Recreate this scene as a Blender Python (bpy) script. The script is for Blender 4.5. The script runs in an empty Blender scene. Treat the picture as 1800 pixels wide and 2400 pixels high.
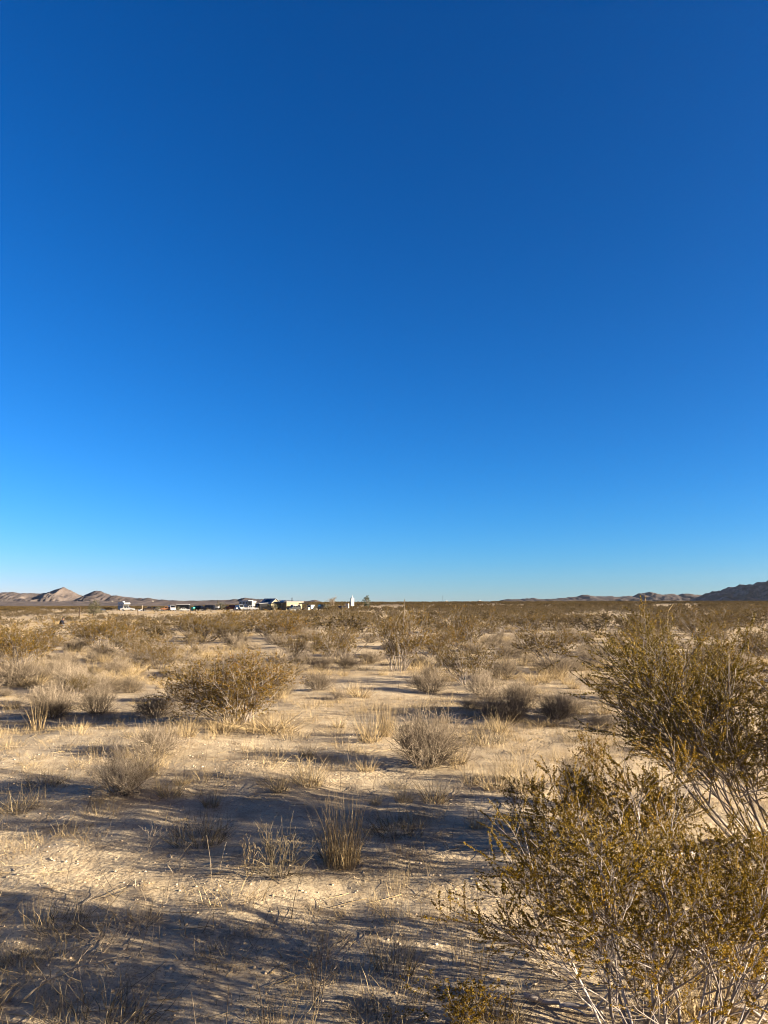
import bpy, math, random
import numpy as np
R = math.radians
scene = bpy.context.scene
COL = scene.collection

# ------------------------------------------------------------------ camera, sky, sun, exposure
EYE = 1.65
F, PITCH = 1733.0, math.atan(214 / 1733.0)
cam = bpy.data.cameras.new("camera")
cam.sensor_fit = 'VERTICAL'; cam.sensor_height = 24.0; cam.sensor_width = 18.0
cam.lens = 24.0 * F / 2400.0
cam.clip_start = 0.05; cam.clip_end = 30000
camo = bpy.data.objects.new("camera", cam); COL.objects.link(camo)
camo.location = (0, 0, EYE); camo.rotation_euler = (math.pi / 2 + PITCH, 0, 0)
scene.camera = camo

SUN_EL, SUN_AZ = 13.5, 106.0
w = bpy.data.worlds.new("World"); scene.world = w; w.use_nodes = True
nt = w.node_tree
bg = nt.nodes["Background"]
sky = nt.nodes.new("ShaderNodeTexSky"); sky.sky_type = 'NISHITA'; sky.sun_disc = False
sky.sun_elevation = R(SUN_EL); sky.sun_rotation = R(SUN_AZ)
sky.altitude = 900; sky.air_density = 1.0; sky.dust_density = 0.0; sky.ozone_density = 3.0
# clear dry desert air: the camera's rendering of the blue, one gain and gamma per colour channel
sep = nt.nodes.new("ShaderNodeSeparateColor"); com = nt.nodes.new("ShaderNodeCombineColor")
nt.links.new(sky.outputs[0], sep.inputs[0])
for ch, gain, gam in ((0, .72, 2.20), (1, .515, 1.21), (2, .80, 1.12)):
    p_ = nt.nodes.new("ShaderNodeMath"); p_.operation = 'MULTIPLY'; p_.inputs[1].default_value = .1
    q_ = nt.nodes.new("ShaderNodeMath"); q_.operation = 'POWER'; q_.inputs[1].default_value = gam
    r_ = nt.nodes.new("ShaderNodeMath"); r_.operation = 'MULTIPLY'; r_.inputs[1].default_value = gain * 10
    nt.links.new(sep.outputs[ch], p_.inputs[0]); nt.links.new(p_.outputs[0], q_.inputs[0]); nt.links.new(q_.outputs[0], r_.inputs[0])
    nt.links.new(r_.outputs[0], com.inputs[ch])
# unseen sky near the sun, an added warm tint to redden the shade: the blue grading fades out within about 60 degrees of it
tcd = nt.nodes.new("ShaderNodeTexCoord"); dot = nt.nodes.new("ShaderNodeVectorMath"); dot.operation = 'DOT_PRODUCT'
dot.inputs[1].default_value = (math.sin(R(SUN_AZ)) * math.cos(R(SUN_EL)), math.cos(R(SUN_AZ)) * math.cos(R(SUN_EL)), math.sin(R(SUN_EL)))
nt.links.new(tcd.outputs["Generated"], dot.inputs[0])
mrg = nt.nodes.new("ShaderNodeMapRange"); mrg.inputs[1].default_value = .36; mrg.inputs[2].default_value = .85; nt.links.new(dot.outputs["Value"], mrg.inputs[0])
warm_fill = nt.nodes.new('ShaderNodeVectorMath'); warm_fill.operation = 'MULTIPLY'; warm_fill.inputs[1].default_value = (1.3, .45, .10); nt.links.new(sky.outputs[0], warm_fill.inputs[0])
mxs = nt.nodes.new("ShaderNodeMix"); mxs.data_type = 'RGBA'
nt.links.new(mrg.outputs[0], mxs.inputs[0]); nt.links.new(com.outputs[0], mxs.inputs[6]); nt.links.new(warm_fill.outputs[0], mxs.inputs[7])
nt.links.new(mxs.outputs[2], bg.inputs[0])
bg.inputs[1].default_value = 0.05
sl = bpy.data.lights.new("sun", 'SUN'); sl.energy = 5.0; sl.angle = R(0.53); sl.color = (1.0, 0.865, 0.68)
so = bpy.data.objects.new("sun", sl); COL.objects.link(so)
so.rotation_euler = (R(90 - SUN_EL), 0, R(180 - SUN_AZ))
scene.view_settings.view_transform = 'Standard'; scene.view_settings.look = 'None'
scene.view_settings.exposure = 2.42; scene.view_settings.gamma = 1.0
scene.cycles.use_denoising = True; scene.cycles.denoising_prefilter = 'ACCURATE'; scene.cycles.denoising_input_passes = 'RGB_ALBEDO_NORMAL'
scene.cycles.filter_width = 1.05
scene.cycles.max_bounces = 5; scene.cycles.diffuse_bounces = 3; scene.cycles.glossy_bounces = 2
scene.cycles.transmission_bounces = 3; scene.cycles.transparent_max_bounces = 4

# ------------------------------------------------------------------ helpers
def rng_(s): return np.random.default_rng(s)

def tag(o, label=None, cat=None, group=None, kind=None):
    if label: o["label"] = label
    if cat: o["category"] = cat
    if group: o["group"] = group
    if kind: o["kind"] = kind
    return o

def build_mesh(name, V, quads=None, tris=None, mats=(), midx=None, tint=None, smooth=False):
    me = bpy.data.meshes.new(name)
    V = np.asarray(V, np.float32).reshape(-1, 3)
    q = np.zeros((0, 4), np.int32) if quads is None or len(quads) == 0 else np.asarray(quads, np.int32).reshape(-1, 4)
    t = np.zeros((0, 3), np.int32) if tris is None or len(tris) == 0 else np.asarray(tris, np.int32).reshape(-1, 3)
    me.vertices.add(len(V)); me.vertices.foreach_set("co", V.ravel())
    loops = np.concatenate([q.ravel(), t.ravel()]).astype(np.int32)
    me.loops.add(len(loops)); me.loops.foreach_set("vertex_index", loops)
    n = len(q) + len(t)
    starts = np.concatenate([np.arange(len(q)) * 4, len(q) * 4 + np.arange(len(t)) * 3]).astype(np.int32)
    me.polygons.add(n); me.polygons.foreach_set("loop_start", starts)
    for m in mats: me.materials.append(m)
    if midx is not None: me.polygons.foreach_set("material_index", np.asarray(midx, np.int32))
    me.update(calc_edges=True)
    if smooth: me.polygons.foreach_set("use_smooth", np.ones(n, bool))
    if tint is not None:
        a = me.attributes.new("tint", 'FLOAT', 'POINT'); a.data.foreach_set("value", np.asarray(tint, np.float32))
    return me

def link(name, me, parent=None, loc=(0, 0, 0), rot=(0, 0, 0), scale=(1, 1, 1)):
    o = bpy.data.objects.new(name, me); COL.objects.link(o)
    o.location = loc; o.rotation_euler = rot; o.scale = scale
    if parent is not None: o.parent = parent
    return o

def empty(name, loc=(0, 0, 0), rz=0.0):
    o = bpy.data.objects.new(name, None); COL.objects.link(o)
    o.location = loc; o.rotation_euler = (0, 0, rz); o.empty_display_size = 0.2
    return o

def _hash(ix, iy, s):
    h = (ix.astype(np.int64) * 374761393 + iy.astype(np.int64) * 668265263 + s * 1442695041) & 0xFFFFFFFF
    h = ((h ^ (h >> 13)) * 1274126177) & 0xFFFFFFFF
    h = h ^ (h >> 16)
    return (h & 0xFFFF) / 65535.0

def vnoise(x, y, s=0):
    x = np.asarray(x, float); y = np.asarray(y, float)
    ix = np.floor(x).astype(np.int64); iy = np.floor(y).astype(np.int64)
    fx = x - ix; fy = y - iy
    fx = fx * fx * fx * (fx * (fx * 6 - 15) + 10); fy = fy * fy * fy * (fy * (fy * 6 - 15) + 10)
    a = _hash(ix, iy, s); b = _hash(ix + 1, iy, s); c = _hash(ix, iy + 1, s); d = _hash(ix + 1, iy + 1, s)
    return (a * (1 - fx) + b * fx) * (1 - fy) + (c * (1 - fx) + d * fx) * fy

def fbm(x, y, oct=4, s=0):
    v = 0.0; a = 1.0; t = 0.0
    for i in range(oct):
        v = v + a * vnoise(x * 2 ** i + 17.3 * i, y * 2 ** i - 9.1 * i, s + i); t += a; a *= 0.5
    return v / t

def ridged(x, y, oct=4, s=0):
    v = 0.0; a = 1.0; t = 0.0
    for i in range(oct):
        v = v + a * (1 - np.abs(2 * vnoise(x * 2 ** i + 31.7 * i, y * 2 ** i + 5.3 * i, s + i) - 1)); t += a; a *= 0.52
    return v / t

# ------------------------------------------------------------------ terrain height
_D = np.array([0, 10, 30, 75, 130, 255, 500, 900, 1500, 3000, 9000], float)
_ZL = np.array([0, 0, -.35, -.80, -.85, -.88, -1.5, -2.6, -4.0, -8.0, -24.0])
_ZC = np.array([0, 0, -.20, -.45, -.55, -.75, 1.5, 2.0, 2.4, 1.0, -6.0])
_ZR = np.array([0, 0, -.05, -.10, 0.0, 0.35, 1.9, 2.3, 2.6, 1.5, -5.0])
MOUNDS = []   # (x, y, radius, height)

def H(x, y):
    x = np.asarray(x, float); y = np.asarray(y, float)
    d = np.hypot(x, y)
    t = x / np.maximum(np.abs(y), 1.0)
    zl, zc, zr = (np.interp(d, _D, k) for k in (_ZL, _ZC, _ZR))
    a = np.clip((t + 0.30) / 0.24, 0, 1); a = a * a * (3 - 2 * a)
    b = np.clip((t + 0.02) / 0.30, 0, 1); b = b * b * (3 - 2 * b)
    z = (zl * (1 - a) + zc * a) * (1 - b) + zr * b
    near = np.clip((d - 2.0) / 6.0, 0, 1)
    z = z + (fbm(x * .09, y * .09, 3, 5) - .5) * 0.30 * near
    z = z + (fbm(x * .8, y * .8, 3, 11) - .5) * 0.10
    fine = np.clip(1 - d / 60.0, 0, 1)
    z = z + (fbm(x * 5.0, y * 5.0, 3, 21) - .5) * 0.026 * fine
    for mx, my, mr, mh in MOUNDS:
        z = z + mh * np.exp(-((x - mx) ** 2 + (y - my) ** 2) / (mr * mr))
    return z

def ray(px, py):
    cx, cy = px - 900.0, 1200.0 - py
    c, s = math.cos(PITCH), math.sin(PITCH)
    return cx, F * c - cy * s, F * s + cy * c

def ground(px, py):
    """the point of the ground seen at a photograph pixel"""
    dx, dy, dz = ray(px, py)
    t = 1.0 / dy; z = 0.0
    for _ in range(30):
        y = (z - EYE) / dz * dy if dz < -1e-6 else 400.0
        y = min(max(y, 0.5), 900.0)
        z = 0.5 * z + 0.5 * float(H(y * dx / dy, y))
    return y * dx / dy, y

def at(px, D):
    """ground point in the direction of a column of the photograph, D metres ahead"""
    return (px - 900.0) / F * D, D

# ------------------------------------------------------------------ materials
def mat(name):
    m = bpy.data.materials.new(name); m.use_nodes = True
    return m, m.node_tree, m.node_tree.nodes["Principled BSDF"]

def plain(name, col, rough=0.6, metal=0.0, spec=0.4, var=0.12, scale=6.0):
    m, t, p = mat(name)
    n = t.nodes.new("ShaderNodeTexNoise"); n.inputs["Scale"].default_value = scale; n.inputs["Detail"].default_value = 4
    tc = t.nodes.new("ShaderNodeTexCoord"); t.links.new(tc.outputs["Object"], n.inputs["Vector"])
    r = t.nodes.new("ShaderNodeValToRGB")
    r.color_ramp.elements[0].position = .3; r.color_ramp.elements[1].position = .7
    r.color_ramp.elements[0].color = (*[c * (1 - var) for c in col], 1)
    r.color_ramp.elements[1].color = (*[min(1, c * (1 + var)) for c in col], 1)
    t.links.new(n.outputs["Fac"], r.inputs[0]); t.links.new(r.outputs[0], p.inputs["Base Color"])
    p.inputs["Roughness"].default_value = rough; p.inputs["Metallic"].default_value = metal
    p.inputs["Specular IOR Level"].default_value = spec
    return m

def ramp(t, stops):
    r = t.nodes.new("ShaderNodeValToRGB"); e = r.color_ramp.elements
    while len(e) > 2: e.remove(e[-1])
    for i, (pos, c) in enumerate(stops):
        el = e[i] if i < 2 else e.new(pos)
        el.position = pos; el.color = (*c, 1)
    return r

def tinted(name, stops, rough, transl=0.0, spec=0.3, objvar=0.25):
    """plant material: each leaf or stalk carries its own 'tint', each plant its own slight hue"""
    m, t, p = mat(name)
    a = t.nodes.new("ShaderNodeAttribute"); a.attribute_name = "tint"
    oi = t.nodes.new("ShaderNodeObjectInfo")
    ad = t.nodes.new("ShaderNodeMath"); ad.operation = 'MULTIPLY_ADD'
    ad.inputs[1].default_value = objvar; t.links.new(oi.outputs["Random"], ad.inputs[0])
    mu = t.nodes.new("ShaderNodeMath"); mu.operation = 'MULTIPLY'; mu.inputs[1].default_value = 1 - objvar
    t.links.new(a.outputs["Fac"], mu.inputs[0]); t.links.new(mu.outputs[0], ad.inputs[2])
    r = ramp(t, stops); t.links.new(ad.outputs[0], r.inputs[0]); t.links.new(r.outputs[0], p.inputs["Base Color"])
    p.inputs["Roughness"].default_value = rough; p.inputs["Specular IOR Level"].default_value = spec
    if transl > 0:
        tr = t.nodes.new("ShaderNodeBsdfTranslucent"); t.links.new(r.outputs[0], tr.inputs[0])
        mx = t.nodes.new("ShaderNodeMixShader"); mx.inputs[0].default_value = transl
        out = t.nodes["Material Output"]
        t.links.new(p.outputs[0], mx.inputs[1]); t.links.new(tr.outputs[0], mx.inputs[2]); t.links.new(mx.outputs[0], out.inputs[0])
    return m

M_LEAF = tinted("creosote_leaf", [(0, (.034, .025, .004)), (.45, (.098, .063, .007)), (.8, (.185, .105, .010)), (1, (.20, .08, .011))], .6, .25, .10)
M_LEAFN = tinted("creosote_leaf_golden", [(0, (.062, .043, .005)), (.45, (.165, .104, .008)), (.8, (.275, .155, .011)), (1, (.28, .108, .012))], .55, .28, .10)
M_LEAFO = tinted("creosote_leaf_olive", [(0, (.048, .036, .005)), (.45, (.128, .088, .009)), (.8, (.225, .138, .013)), (1, (.23, .10, .013))], .55, .28, .12)
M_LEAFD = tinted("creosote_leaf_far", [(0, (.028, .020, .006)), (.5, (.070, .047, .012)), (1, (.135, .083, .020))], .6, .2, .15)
M_BARK = tinted("creosote_bark", [(0, (.055, .042, .032)), (.5, (.17, .14, .115)), (1, (.46, .40, .35))], .8)
M_BARKN = tinted("creosote_bark_pale", [(0, (.07, .055, .045)), (.45, (.24, .20, .17)), (1, (.60, .54, .48))], .75)
M_GREY = tinted("dry_twig", [(0, (.035, .027, .02)), (.5, (.145, .112, .078)), (1, (.43, .35, .255))], .85, .08, .12)
M_STRAW = tinted("straw", [(0, (.09, .062, .032)), (.5, (.29, .21, .105)), (1, (.50, .39, .22))], .7, .15, .15)
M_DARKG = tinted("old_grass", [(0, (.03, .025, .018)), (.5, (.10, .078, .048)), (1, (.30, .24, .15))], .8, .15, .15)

def ground_material():
    m, t, p = mat("desert_sand")
    L = t.links.new; N = t.nodes.new
    geo = N("ShaderNodeNewGeometry")
    def noise(scale, det=4, rough=.55):
        n = N("ShaderNodeTexNoise"); n.inputs["Scale"].default_value = scale; n.inputs["Detail"].default_value = det
        n.inputs["Roughness"].default_value = rough; L(geo.outputs["Position"], n.inputs["Vector"]); return n
    n1, n2, n3, n4 = noise(.45, 5), noise(6, 6, .65), noise(70, 5, .7), noise(.02, 3)
    r1 = ramp(t, [(.30, (.34, .262, .162)), (.52, (.435, .348, .228)), (.72, (.475, .39, .27))])
    L(n1.outputs["Fac"], r1.inputs[0])
    r2 = ramp(t, [(.33, (.74, .70, .66)), (.55, (1, 1, 1)), (.75, (1.1, 1.09, 1.06))]); L(n2.outputs["Fac"], r2.inputs[0])
    r3 = ramp(t, [(.34, (.34, .30, .27)), (.47, (.93, .93, .93)), (.66, (1.15, 1.15, 1.15))]); L(n3.outputs["Fac"], r3.inputs[0])
    m1 = N("ShaderNodeMix"); m1.data_type = 'RGBA'; m1.blend_type = 'MULTIPLY'; m1.inputs[0].default_value = 1
    L(r1.outputs[0], m1.inputs[6]); L(r2.outputs[0], m1.inputs[7])
    m2 = N("ShaderNodeMix"); m2.data_type = 'RGBA'; m2.blend_type = 'MULTIPLY'; m2.inputs[0].default_value = .8
    L(m1.outputs[2], m2.inputs[6]); L(r3.outputs[0], m2.inputs[7])
    # far plain: low scrub cover darkens the sand in patches
    ln = N("ShaderNodeVectorMath"); ln.operation = 'LENGTH'; L(geo.outputs["Position"], ln.inputs[0])
    mr = N("ShaderNodeMapRange"); mr.inputs[1].default_value = 260; mr.inputs[2].default_value = 480; L(ln.outputs["Value"], mr.inputs[0])
    r4 = ramp(t, [(.35, (.075, .055, .030)), (.65, (.14, .10, .06))]); L(n4.outputs["Fac"], r4.inputs[0])
    m3 = N("ShaderNodeMix"); m3.data_type = 'RGBA'; L(mr.outputs[0], m3.inputs[0]); L(m2.outputs[2], m3.inputs[6]); L(r4.outputs[0], m3.inputs[7])
    L(m3.outputs[2], p.inputs["Base Color"])
    p.inputs["Roughness"].default_value = .95; p.inputs["Specular IOR Level"].default_value = .1
    b1 = N("ShaderNodeBump"); b1.inputs["Strength"].default_value = .15; b1.inputs["Distance"].default_value = .03
    n5 = noise(9, 6, .62); L(n5.outputs["Fac"], b1.inputs["Height"])
    b2 = N("ShaderNodeBump"); b2.inputs["Strength"].default_value = .8; b2.inputs["Distance"].default_value = .012
    n6 = noise(45, 5, .65); L(n6.outputs["Fac"], b2.inputs["Height"]); L(b1.outputs[0], b2.inputs["Normal"])
    v = N("ShaderNodeTexVoronoi"); v.inputs["Scale"].default_value = 28; L(geo.outputs["Position"], v.inputs["Vector"])
    b3 = N("ShaderNodeBump"); b3.inputs["Strength"].default_value = .4; b3.inputs["Distance"].default_value = .02; b3.invert = True
    L(v.outputs["Distance"], b3.inputs["Height"]); L(b2.outputs[0], b3.inputs["Normal"])
    # crusted smooth patches between crumbly ones
    n7 = noise(1.3, 3); mp = N("ShaderNodeMapRange"); mp.inputs[1].default_value = .42; mp.inputs[2].default_value = .66
    mp.inputs[3].default_value = .03; mp.inputs[4].default_value = .42; L(n7.outputs["Fac"], mp.inputs[0]); L(mp.outputs[0], b3.inputs["Strength"])
    mp2 = N("ShaderNodeMapRange"); mp2.inputs[1].default_value = .40; mp2.inputs[2].default_value = .62
    mp2.inputs[3].default_value = .35; mp2.inputs[4].default_value = .95; L(n7.outputs["Fac"], mp2.inputs[0]); L(mp2.outputs[0], b2.inputs["Strength"])
    L(b3.outputs[0], p.inputs["Normal"])
    return m
M_GROUND = ground_material()

def hill_material(name, stops, scale, bump):
    m, t, p = mat(name); L = t.links.new; N = t.nodes.new
    geo = N("ShaderNodeNewGeometry")
    n = N("ShaderNodeTexNoise"); n.inputs["Scale"].default_value = scale; n.inputs["Detail"].default_value = 8; n.inputs["Roughness"].default_value = .65
    L(geo.outputs["Position"], n.inputs["Vector"])
    r = ramp(t, stops); L(n.outputs["Fac"], r.inputs[0]); L(r.outputs[0], p.inputs["Base Color"])
    p.inputs["Roughness"].default_value = 1; p.inputs["Specular IOR Level"].default_value = .05
    n2 = N("ShaderNodeTexNoise"); n2.inputs["Scale"].default_value = scale * 5; n2.inputs["Detail"].default_value = 6; L(geo.outputs["Position"], n2.inputs["Vector"])
    b = N("ShaderNodeBump"); b.inputs["Strength"].default_value = .8; b.inputs["Distance"].default_value = bump
    L(n2.outputs["Fac"], b.inputs["Height"]); L(b.outputs[0], p.inputs["Normal"])
    return m
# ------------------------------------------------------------------ the setting: ground and hills
def add_ground():
    az = np.concatenate([np.linspace(-180, -48, 60, endpoint=False), np.linspace(-48, 48, 640, endpoint=False), np.linspace(48, 180, 60, endpoint=False)])
    az = np.radians(az)
    rr = np.concatenate([np.geomspace(.35, 2.2, 24, endpoint=False), np.geomspace(2.2, 6000, 640)])
    A, Q = np.meshgrid(az, rr)
    X = np.sin(A) * Q; Y = np.cos(A) * Q
    V = np.stack([X, Y, H(X, Y)], -1).reshape(-1, 3)
    na, nr = len(az), len(rr)
    i = np.arange(nr - 1)[:, None] * na; j = np.arange(na)[None, :]; j2 = (j + 1) % na
    q = np.stack([i + j, i + j2, i + na + j2, i + na + j], -1).reshape(-1, 4)[:, ::-1]
    c = len(V); V = np.vstack([V, [[0, 0, float(H(0.0, 0.0))]]])
    t = np.stack([np.full(na, c), (np.arange(na) + 1) % na, np.arange(na)], -1)[:, ::-1]
    o = link("desert_ground", build_mesh("desert_ground", V, q, t, [M_GROUND], smooth=True))
    tag(o, kind="structure")

def hill(name, prof, Dc, depth, base_py, material, seed, rough=.5, nx=360, ns=90, wav=40.0, skew=.5, run=0.0, px0=1700, jag=2.2, spur=0.0):
    px = np.linspace(prof[0][0], prof[-1][0], nx)
    top = np.interp(px, [p[0] for p in prof], [p[1] for p in prof])
    top = top + (fbm(px * .09, px * 0 + seed, 4, seed) - .5) * jag
    zt = EYE + (1414 - top) / F * (Dc - run * np.maximum(px - px0, 0))
    zb = EYE + (1414 - base_py) / F * (Dc - depth * skew) - 12
    s = np.linspace(0, 1, ns)
    S, ZT = np.meshgrid(s, zt, indexing='ij')
    off = -run * np.maximum(px - px0, 0)
    X = np.repeat(((px - 900) / F * (Dc + off))[None, :], ns, 0)
    cr = skew + (fbm(X / (wav * 6), X * 0, 3, seed + 3) - .5) * .25
    u = np.where(S < cr, S / cr, (1 - S) / (1 - cr))
    Y = Dc + off[None, :] + (S - skew) * depth
    b = np.clip(u, 0, 1) ** 1.15
    rg = ridged(X / wav, Y / wav * .8, 5, seed)
    hgt = np.maximum(ZT - zb, 0)
    Z = zb + hgt * (b - rough * (1 - b) * b * 2.2 * (1 - rg)) + hgt * .06 * (ridged(X / wav * 3, Y / wav * 3, 3, seed + 9) - .6) * (1 - b * .5)
    if spur: Z = Z + hgt * spur * (ridged(X / 190, Y / 190, 3, seed + 20) - .55) * (1 - b * .75) * np.minimum(1, b * 3)
    V = np.stack([X, Y, Z], -1).reshape(-1, 3)
    i = np.arange(ns - 1)[:, None] * nx; j = np.arange(nx - 1)[None, :]
    q = np.stack([i + j, i + j + 1, i + nx + j + 1, i + nx + j], -1).reshape(-1, 4)
    o = link(name, build_mesh(name, V, q, None, [material], smooth=True)); tag(o, kind="structure")
    return o

add_ground()
TAN = [(.3, (.066, .053, .046)), (.5, (.099, .080, .069)), (.7, (.132, .108, .092))]
M_HILL1 = hill_material("tan_hill_rock", TAN, .02, 3.0)
M_HILL2 = hill_material("brown_hill_rock", [(.3, (.038, .031, .028)), (.5, (.068, .055, .049)), (.72, (.105, .084, .074))], .025, 3.0)
M_HILL3 = hill_material("dark_mountain_rock", [(.35, (.035, .030, .028)), (.5, (.075, .062, .056)), (.62, (.20, .15, .125))], .02, 4.0)
hill("bajada", [(-300, 1411), (0, 1410), (180, 1409), (330, 1407), (430, 1409), (560, 1410), (760, 1413), (820, 1420)], 2600, 900, 1420, M_HILL1, 31, .25, wav=60)
hill("tan_hills", [(-400, 1400), (-150, 1395), (-60, 1391), (0, 1391.5), (25, 1388), (55, 1388.5), (65, 1391), (110, 1391), (135, 1388.5), (150, 1383), (158, 1380), (167, 1377.5), (176, 1381), (185, 1386), (195, 1392), (215, 1400), (240, 1408), (262, 1420)], 3700, 900, 1419, M_HILL1, 3, .85, wav=55, skew=.55)
hill("brown_hills", [(165, 1412), (178, 1403), (190, 1397), (205, 1391), (218, 1386), (228, 1383.5), (240, 1386), (252, 1391), (264, 1395), (278, 1395), (290, 1398), (320, 1402), (340, 1402.5), (352, 1401), (365, 1404), (400, 1406.5), (440, 1408), (520, 1407), (560, 1404.5), (583, 1401), (598, 1403), (625, 1405), (680, 1407), (720, 1409), (738, 1406), (750, 1409), (775, 1413), (820, 1420)], 3300, 700, 1419, M_HILL2, 8, .85, wav=45, skew=.5)
hill("low_ridge", [(1120, 1414), (1170, 1408), (1190, 1405), (1220, 1404.5), (1236, 1402.5), (1250, 1401), (1266, 1403.5), (1325, 1402), (1340, 1399), (1360, 1396), (1377, 1394), (1391, 1397), (1431, 1397), (1453, 1398), (1491, 1396.5), (1502, 1391), (1526, 1387.5), (1540, 1391), (1551, 1393.5), (1583, 1391), (1599, 1393), (1624, 1390.5), (1640, 1394), (1700, 1396), (1800, 1398), (2000, 1395)], 4600, 1200, 1408, M_HILL2, 14, 1.0, wav=42, skew=.45, jag=3.5)
hill("dark_mountain", [(1615, 1410), (1640, 1398), (1648, 1393), (1656, 1390), (1681, 1387), (1691, 1381.5), (1705, 1376.6), (1716, 1376), (1735, 1370.5), (1762, 1370.5), (1775, 1365), (1800, 1365), (1840, 1354), (1900, 1330), (2000, 1305), (2150, 1292), (2350, 1288), (2600, 1300), (2900, 1400)], 3600, 1100, 1408, M_HILL3, 22, 1.5, nx=560, ns=130, wav=55, skew=.6, run=1.25, jag=7, spur=.8)

# ------------------------------------------------------------------ plants: generators
def norm(v): return v / np.maximum(np.linalg.norm(v, axis=-1, keepdims=True), 1e-9)

def polylines(start, d, length, npts, wig, up, g):
    M = len(start); P = np.zeros((M, npts, 3)); P[:, 0] = start; d = norm(d)
    for k in range(1, npts):
        d = norm(d + wig * g.normal(size=(M, 3)) + np.array([0, 0, up]))
        P[:, k] = P[:, k - 1] + d * (length / (npts - 1))[:, None]
    return P

def sprout(P, n, f0, f1, l0, l1, a0, a1, npts, wig, up, g):
    M, N, _ = P.shape
    idx = np.repeat(np.arange(M), n); K = len(idx)
    f = g.uniform(f0, f1, K) * (N - 1); i = np.minimum(f.astype(int), N - 2); fr = (f - i)[:, None]
    s = P[idx, i] * (1 - fr) + P[idx, i + 1] * fr
    T = norm(P[idx, i + 1] - P[idx, i])
    pr = norm(np.cross(T, g.normal(size=(K, 3))))
    a = g.uniform(R(a0), R(a1), K)[:, None]
    return polylines(s, T * np.cos(a) + pr * np.sin(a), g.uniform(l0, l1, K), npts, wig, up, g), f / (N - 1), idx

class Plant:
    """collects twigs (tubes) and leaves (small blades) as arrays"""
    def __init__(self): self.V = []; self.Q = []; self.T = []; self.n = 0
    def _add(self, V, Q, tint): self.V.append(V); self.Q.append(Q + self.n); self.T.append(tint); self.n += len(V)
    def tubes(self, P, r0, r1, S, tint):
        M, N, _ = P.shape
        T = norm(np.gradient(P, axis=1)); ref = np.where(np.abs(T[..., 2:3]) > .9, np.array([1., 0, 0]), np.array([0, 0, 1.]))
        U = norm(np.cross(T, ref)); W = np.cross(T, U)
        fr = np.linspace(0, 1, N)[None, :, None, None]
        r0 = np.asarray(r0, float).reshape(-1, 1, 1, 1); r1 = np.asarray(r1, float).reshape(-1, 1, 1, 1)
        rad = r0 * (1 - fr) + r1 * fr
        a = np.arange(S) / S * 2 * math.pi
        V = P[:, :, None, :] + rad * (np.cos(a)[None, None, :, None] * U[:, :, None, :] + np.sin(a)[None, None, :, None] * W[:, :, None, :])
        b = (np.arange(M) * N * S)[:, None, None]; i = np.arange(N - 1)[None, :, None] * S; j = np.arange(S)[None, None, :]; j2 = (j + 1) % S
        Q = np.stack([b + i + j, b + i + j2, b + i + S + j2, b + i + S + j], -1).reshape(-1, 4)
        self._add(V.reshape(-1, 3), Q, np.repeat(tint, N * S))
    def blades(self, P, w0, tint, g):
        M, N, _ = P.shape
        T = norm(P[:, -1] - P[:, 0]); sd = norm(np.cross(T, g.normal(size=(M, 3))))[:, None, :]
        fr = np.linspace(0, 1, N)[None, :, None]
        wd = np.asarray(w0, float).reshape(-1, 1, 1) * (1 - fr * .9) * .5
        V = np.stack([P - sd * wd, P + sd * wd], 2).reshape(-1, 3)
        b = (np.arange(M) * N * 2)[:, None]; i = np.arange(N - 1)[None, :] * 2
        Q = np.stack([b + i, b + i + 1, b + i + 3, b + i + 2], -1).reshape(-1, 4)
        self._add(V, Q, np.repeat(tint, N * 2))
    def leaves(self, C, D, ln, wd, tint, g):
        K = len(C); D = norm(D + .9 * g.normal(size=(K, 3))); S = norm(np.cross(D, g.normal(size=(K, 3))))
        ln = np.asarray(ln).reshape(-1, 1); wd = np.asarray(wd).reshape(-1, 1); Nn = np.cross(D, S)
        V = np.stack([C, C + D * ln * .55 + S * wd * .5 + Nn * ln * .08, C + D * ln, C + D * ln * .45 - S * wd * .5 + Nn * ln * .08], 1).reshape(-1, 3)
        self._add(V, np.arange(K * 4).reshape(-1, 4), np.repeat(tint, 4))
    def mesh(self, name, mats, midx=None):
        return build_mesh(name, np.concatenate(self.V), np.concatenate(self.Q), None, mats, midx, np.concatenate(self.T))

def along(P, n, f0, g):
    M, N, _ = P.shape; idx = np.repeat(np.arange(M), n)
    f = g.uniform(f0, 1, len(idx)) * (N - 1); i = np.minimum(f.astype(int), N - 2); fr = (f - i)[:, None]
    return P[idx, i] * (1 - fr) + P[idx, i + 1] * fr, norm(P[idx, i + 1] - P[idx, i]), idx

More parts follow.
